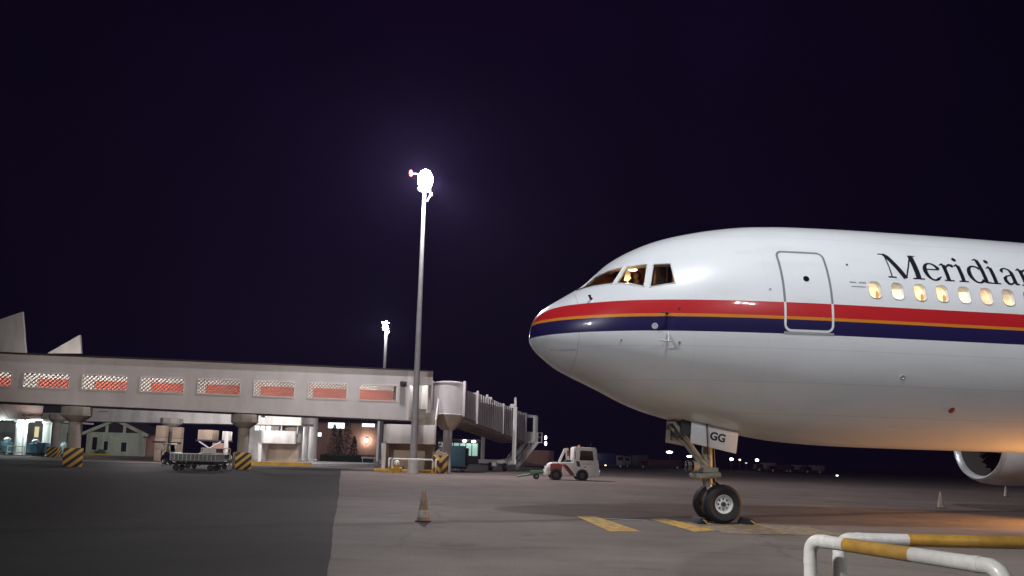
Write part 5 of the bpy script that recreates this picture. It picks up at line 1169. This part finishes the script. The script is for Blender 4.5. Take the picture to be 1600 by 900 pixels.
# ------------------------------------------------------------------ far side of the apron: vehicles and lamps
def far_vehicle(name, label, cat, px, Y, ln, h, body, cabm, cab_left=True, rz=0.0):
    t = thing(name, label, cat, foot(px, Y), rz, 'vehicles parked on the far side'); s = -1 if cab_left else 1
    box_part('chassis', M_dark, t, -ln / 2, ln / 2, -.9, .9, .45, .7)
    x0, x1 = (-ln / 2 + 1.9, ln / 2) if cab_left else (-ln / 2, ln / 2 - 1.9)
    box_part('body', body, t, x0, x1, -1.1, 1.1, .71, h, .08)
    c = s * (ln / 2 - .9); q = B(); q.prism([(c - .85, -1.0, .71), (c + .85, -1.0, .71), (c + .85 - (.0 if s < 0 else .25), -1.0, h * .86), (c - .85 + (.25 if s < 0 else 0), -1.0, h * .86)], (0, 2.0, 0)); cb = q.build('cab', cabm, t, .06)
    box_part('window', M_dglass, cb, c - .5, c + .5, -1.03, -1.003, h * .55, h * .78)
    for x in (-ln / 2 + .9, ln / 2 - .9):
        for y in (-.85, .85): wheel(t, (x, y, .45), .45, .28, 'y', M_galv, 16)
    return t
M_fred = mat('dull_red_paint', (.09, .014, .012), .7, dirt=.4); M_fgrey = mat('dull_grey_paint', (.22, .21, .20), .7, dirt=.4)
far_vehicle('service_truck', 'dark service truck with pale cab just right of the tug', 'truck', 950, 150, 6.5, 3.0, M_navy, M_fgrey, False)
far_vehicle('service_truck', 'dim truck with pale cab left of the red flatbed far away', 'truck', 992, 165, 5.5, 2.9, M_dark, M_fgrey, True)
far_vehicle('flatbed_truck', 'long dull red flatbed far behind the nose gear', 'truck', 1030, 158, 9.0, 2.0, M_fred, M_fred, True)
far_vehicle('minibus', 'dim minibus right of the nose gear in the distance', 'van', 1194, 165, 4.6, 2.0, M_fgrey, M_fred, True)
far_vehicle('pickup_truck', 'dim red car second from the nose gear far away', 'car', 1216, 150, 4.6, 1.6, M_fred, M_fred, True)
far_vehicle('parked_van', 'dim van third from the nose gear far away', 'van', 1241, 150, 4.2, 1.7, M_fgrey, M_roof, True)
far_vehicle('parked_van', 'rightmost dim van on the far side of the apron', 'van', 1268, 145, 4.2, 1.7, M_fgrey, M_roof, True)
def far_lamp(label, px, py, Y, rx, rz_, m=M_lens2):
    p = foot(px, Y); z = at(px, py, Y).z; t = thing('apron_lamp', label, 'lamp', p, 0, 'distant apron lamps')
    B().tube([(0, .1, 0), (0, .1, max(.1, z))], .07, 8).build('post', M_dark, t); B().box(-rx * 1.1, rx * 1.1, -.1, .35, z + rz_ * .7, z + rz_ * 1.2).build('hood', M_dark, t); B().ball((0, 0, z), (rx * .7, .2, rz_ * .75), 12).build('bulb', m, t); return t
far_lamp('bright wide far lamp left of the nose gear strut', 1046, 706.5, 170, 1.0, .32)
far_lamp('bright far lamp hidden partly by the nose gear', 1077, 713, 170, .8, .25)
far_lamp('bright far lamp just right of the nose gear door', 1143, 717.5, 170, .6, .36)
far_lamp('small warm far lamp between two brighter ones', 1156, 718.5, 172, .35, .22, emit('far_warm', (1, .8, .5), 5))
far_lamp('faint far lamp lowest of the row right of the gear', 1166, 723.5, 174, .4, .16, emit('far_faint', (.9, .95, 1), 1.0))
far_lamp('bright far lamp rightmost of the row above the parked cars', 1183, 719, 170, .55, .36)
far_lamp('small bluish ground lamp alone at the far apron edge', 1308, 743, 122, .28, .14, emit('far_blue', (.8, .97, 1), 4))
far_lamp('small amber far lamp low beside the dark truck', 946, 727, 148, .28, .14, emit('far_amber', (1, .8, .4), 4))
lamp('far_glow', 'POINT', tuple(foot(1060, 162) + Vector((0, 0, 4.2))), 130, (1, .93, .9), None, radius=.4)
lamp('far_glow', 'POINT', tuple(foot(1170, 160) + Vector((0, 0, 4.2))), 60, (1, .93, .9), None, radius=.4)

# small added lamps that brighten the rear walkway and the roof sails
def walkway_fill(label, p, z, w, col):
    t = thing('walkway_fill_lamp', label, 'lamp', (p.x, p.y, 0)); q = B(); q.box(-.25, .25, -.06, .06, z, z + .22); q.build('housing', M_dark, t, .02)
    B().ball((0, 0, z - .02), (.2, .08, .06), 10).build('bulb', M_tube, t); lamp('walkway_fill_light', 'POINT', (0, 0, z - .25), w, col, t, radius=.15)
walkway_fill('added lamp brightening the white walkway from behind the grey one, left', foot(225, 72.0), 5.75, 1500, (1, .95, .98))
walkway_fill('added lamp brightening the white walkway from behind the grey one, right', foot(330, 74.0), 5.9, 1500, (1, .95, .98))
t = thing('sail_fill_lamp', 'small added floodlight that brightens the terminal roof sails', 'lamp', foot(62, 107.0) + Vector((0, 0, 13.0))); q = B(); q.box(-.3, .3, -.1, .1, .2, .6); q.tube([(0, 0, -.2), (0, 0, .2)], .05, 6); q.build('housing', M_dark, t); box_part('lens', M_tube, t, -.25, .25, .1, .115, .25, .55)
lamp('sail_fill_light', 'SPOT', (0, .25, .4), 1500, (1, .92, .84), t, (-1.5, 6, 2.6), 150, .6, .2)  # unseen uplight added to brighten the roof sails

# ------------------------------------------------------------------ humid night air round the whole site: it makes the floodlights bloom
hm = bpy.data.materials.new('night_air'); hm.use_nodes = True; hn, hl = hm.node_tree.nodes, hm.node_tree.links
hn.remove(hn['Principled BSDF']); pv = hn.new('ShaderNodeVolumePrincipled'); pv.inputs['Color'].default_value = (.52, .40, 1.0, 1); pv.inputs['Density'].default_value = HAZE; pv.inputs['Anisotropy'].default_value = 0.0
hl.new(pv.outputs[0], hn['Material Output'].inputs['Volume'])
hz_o = box_part('haze', hm, None, -720, 720, -75, 820, -1.0, 34.0); hz_o['kind'] = 'stuff'
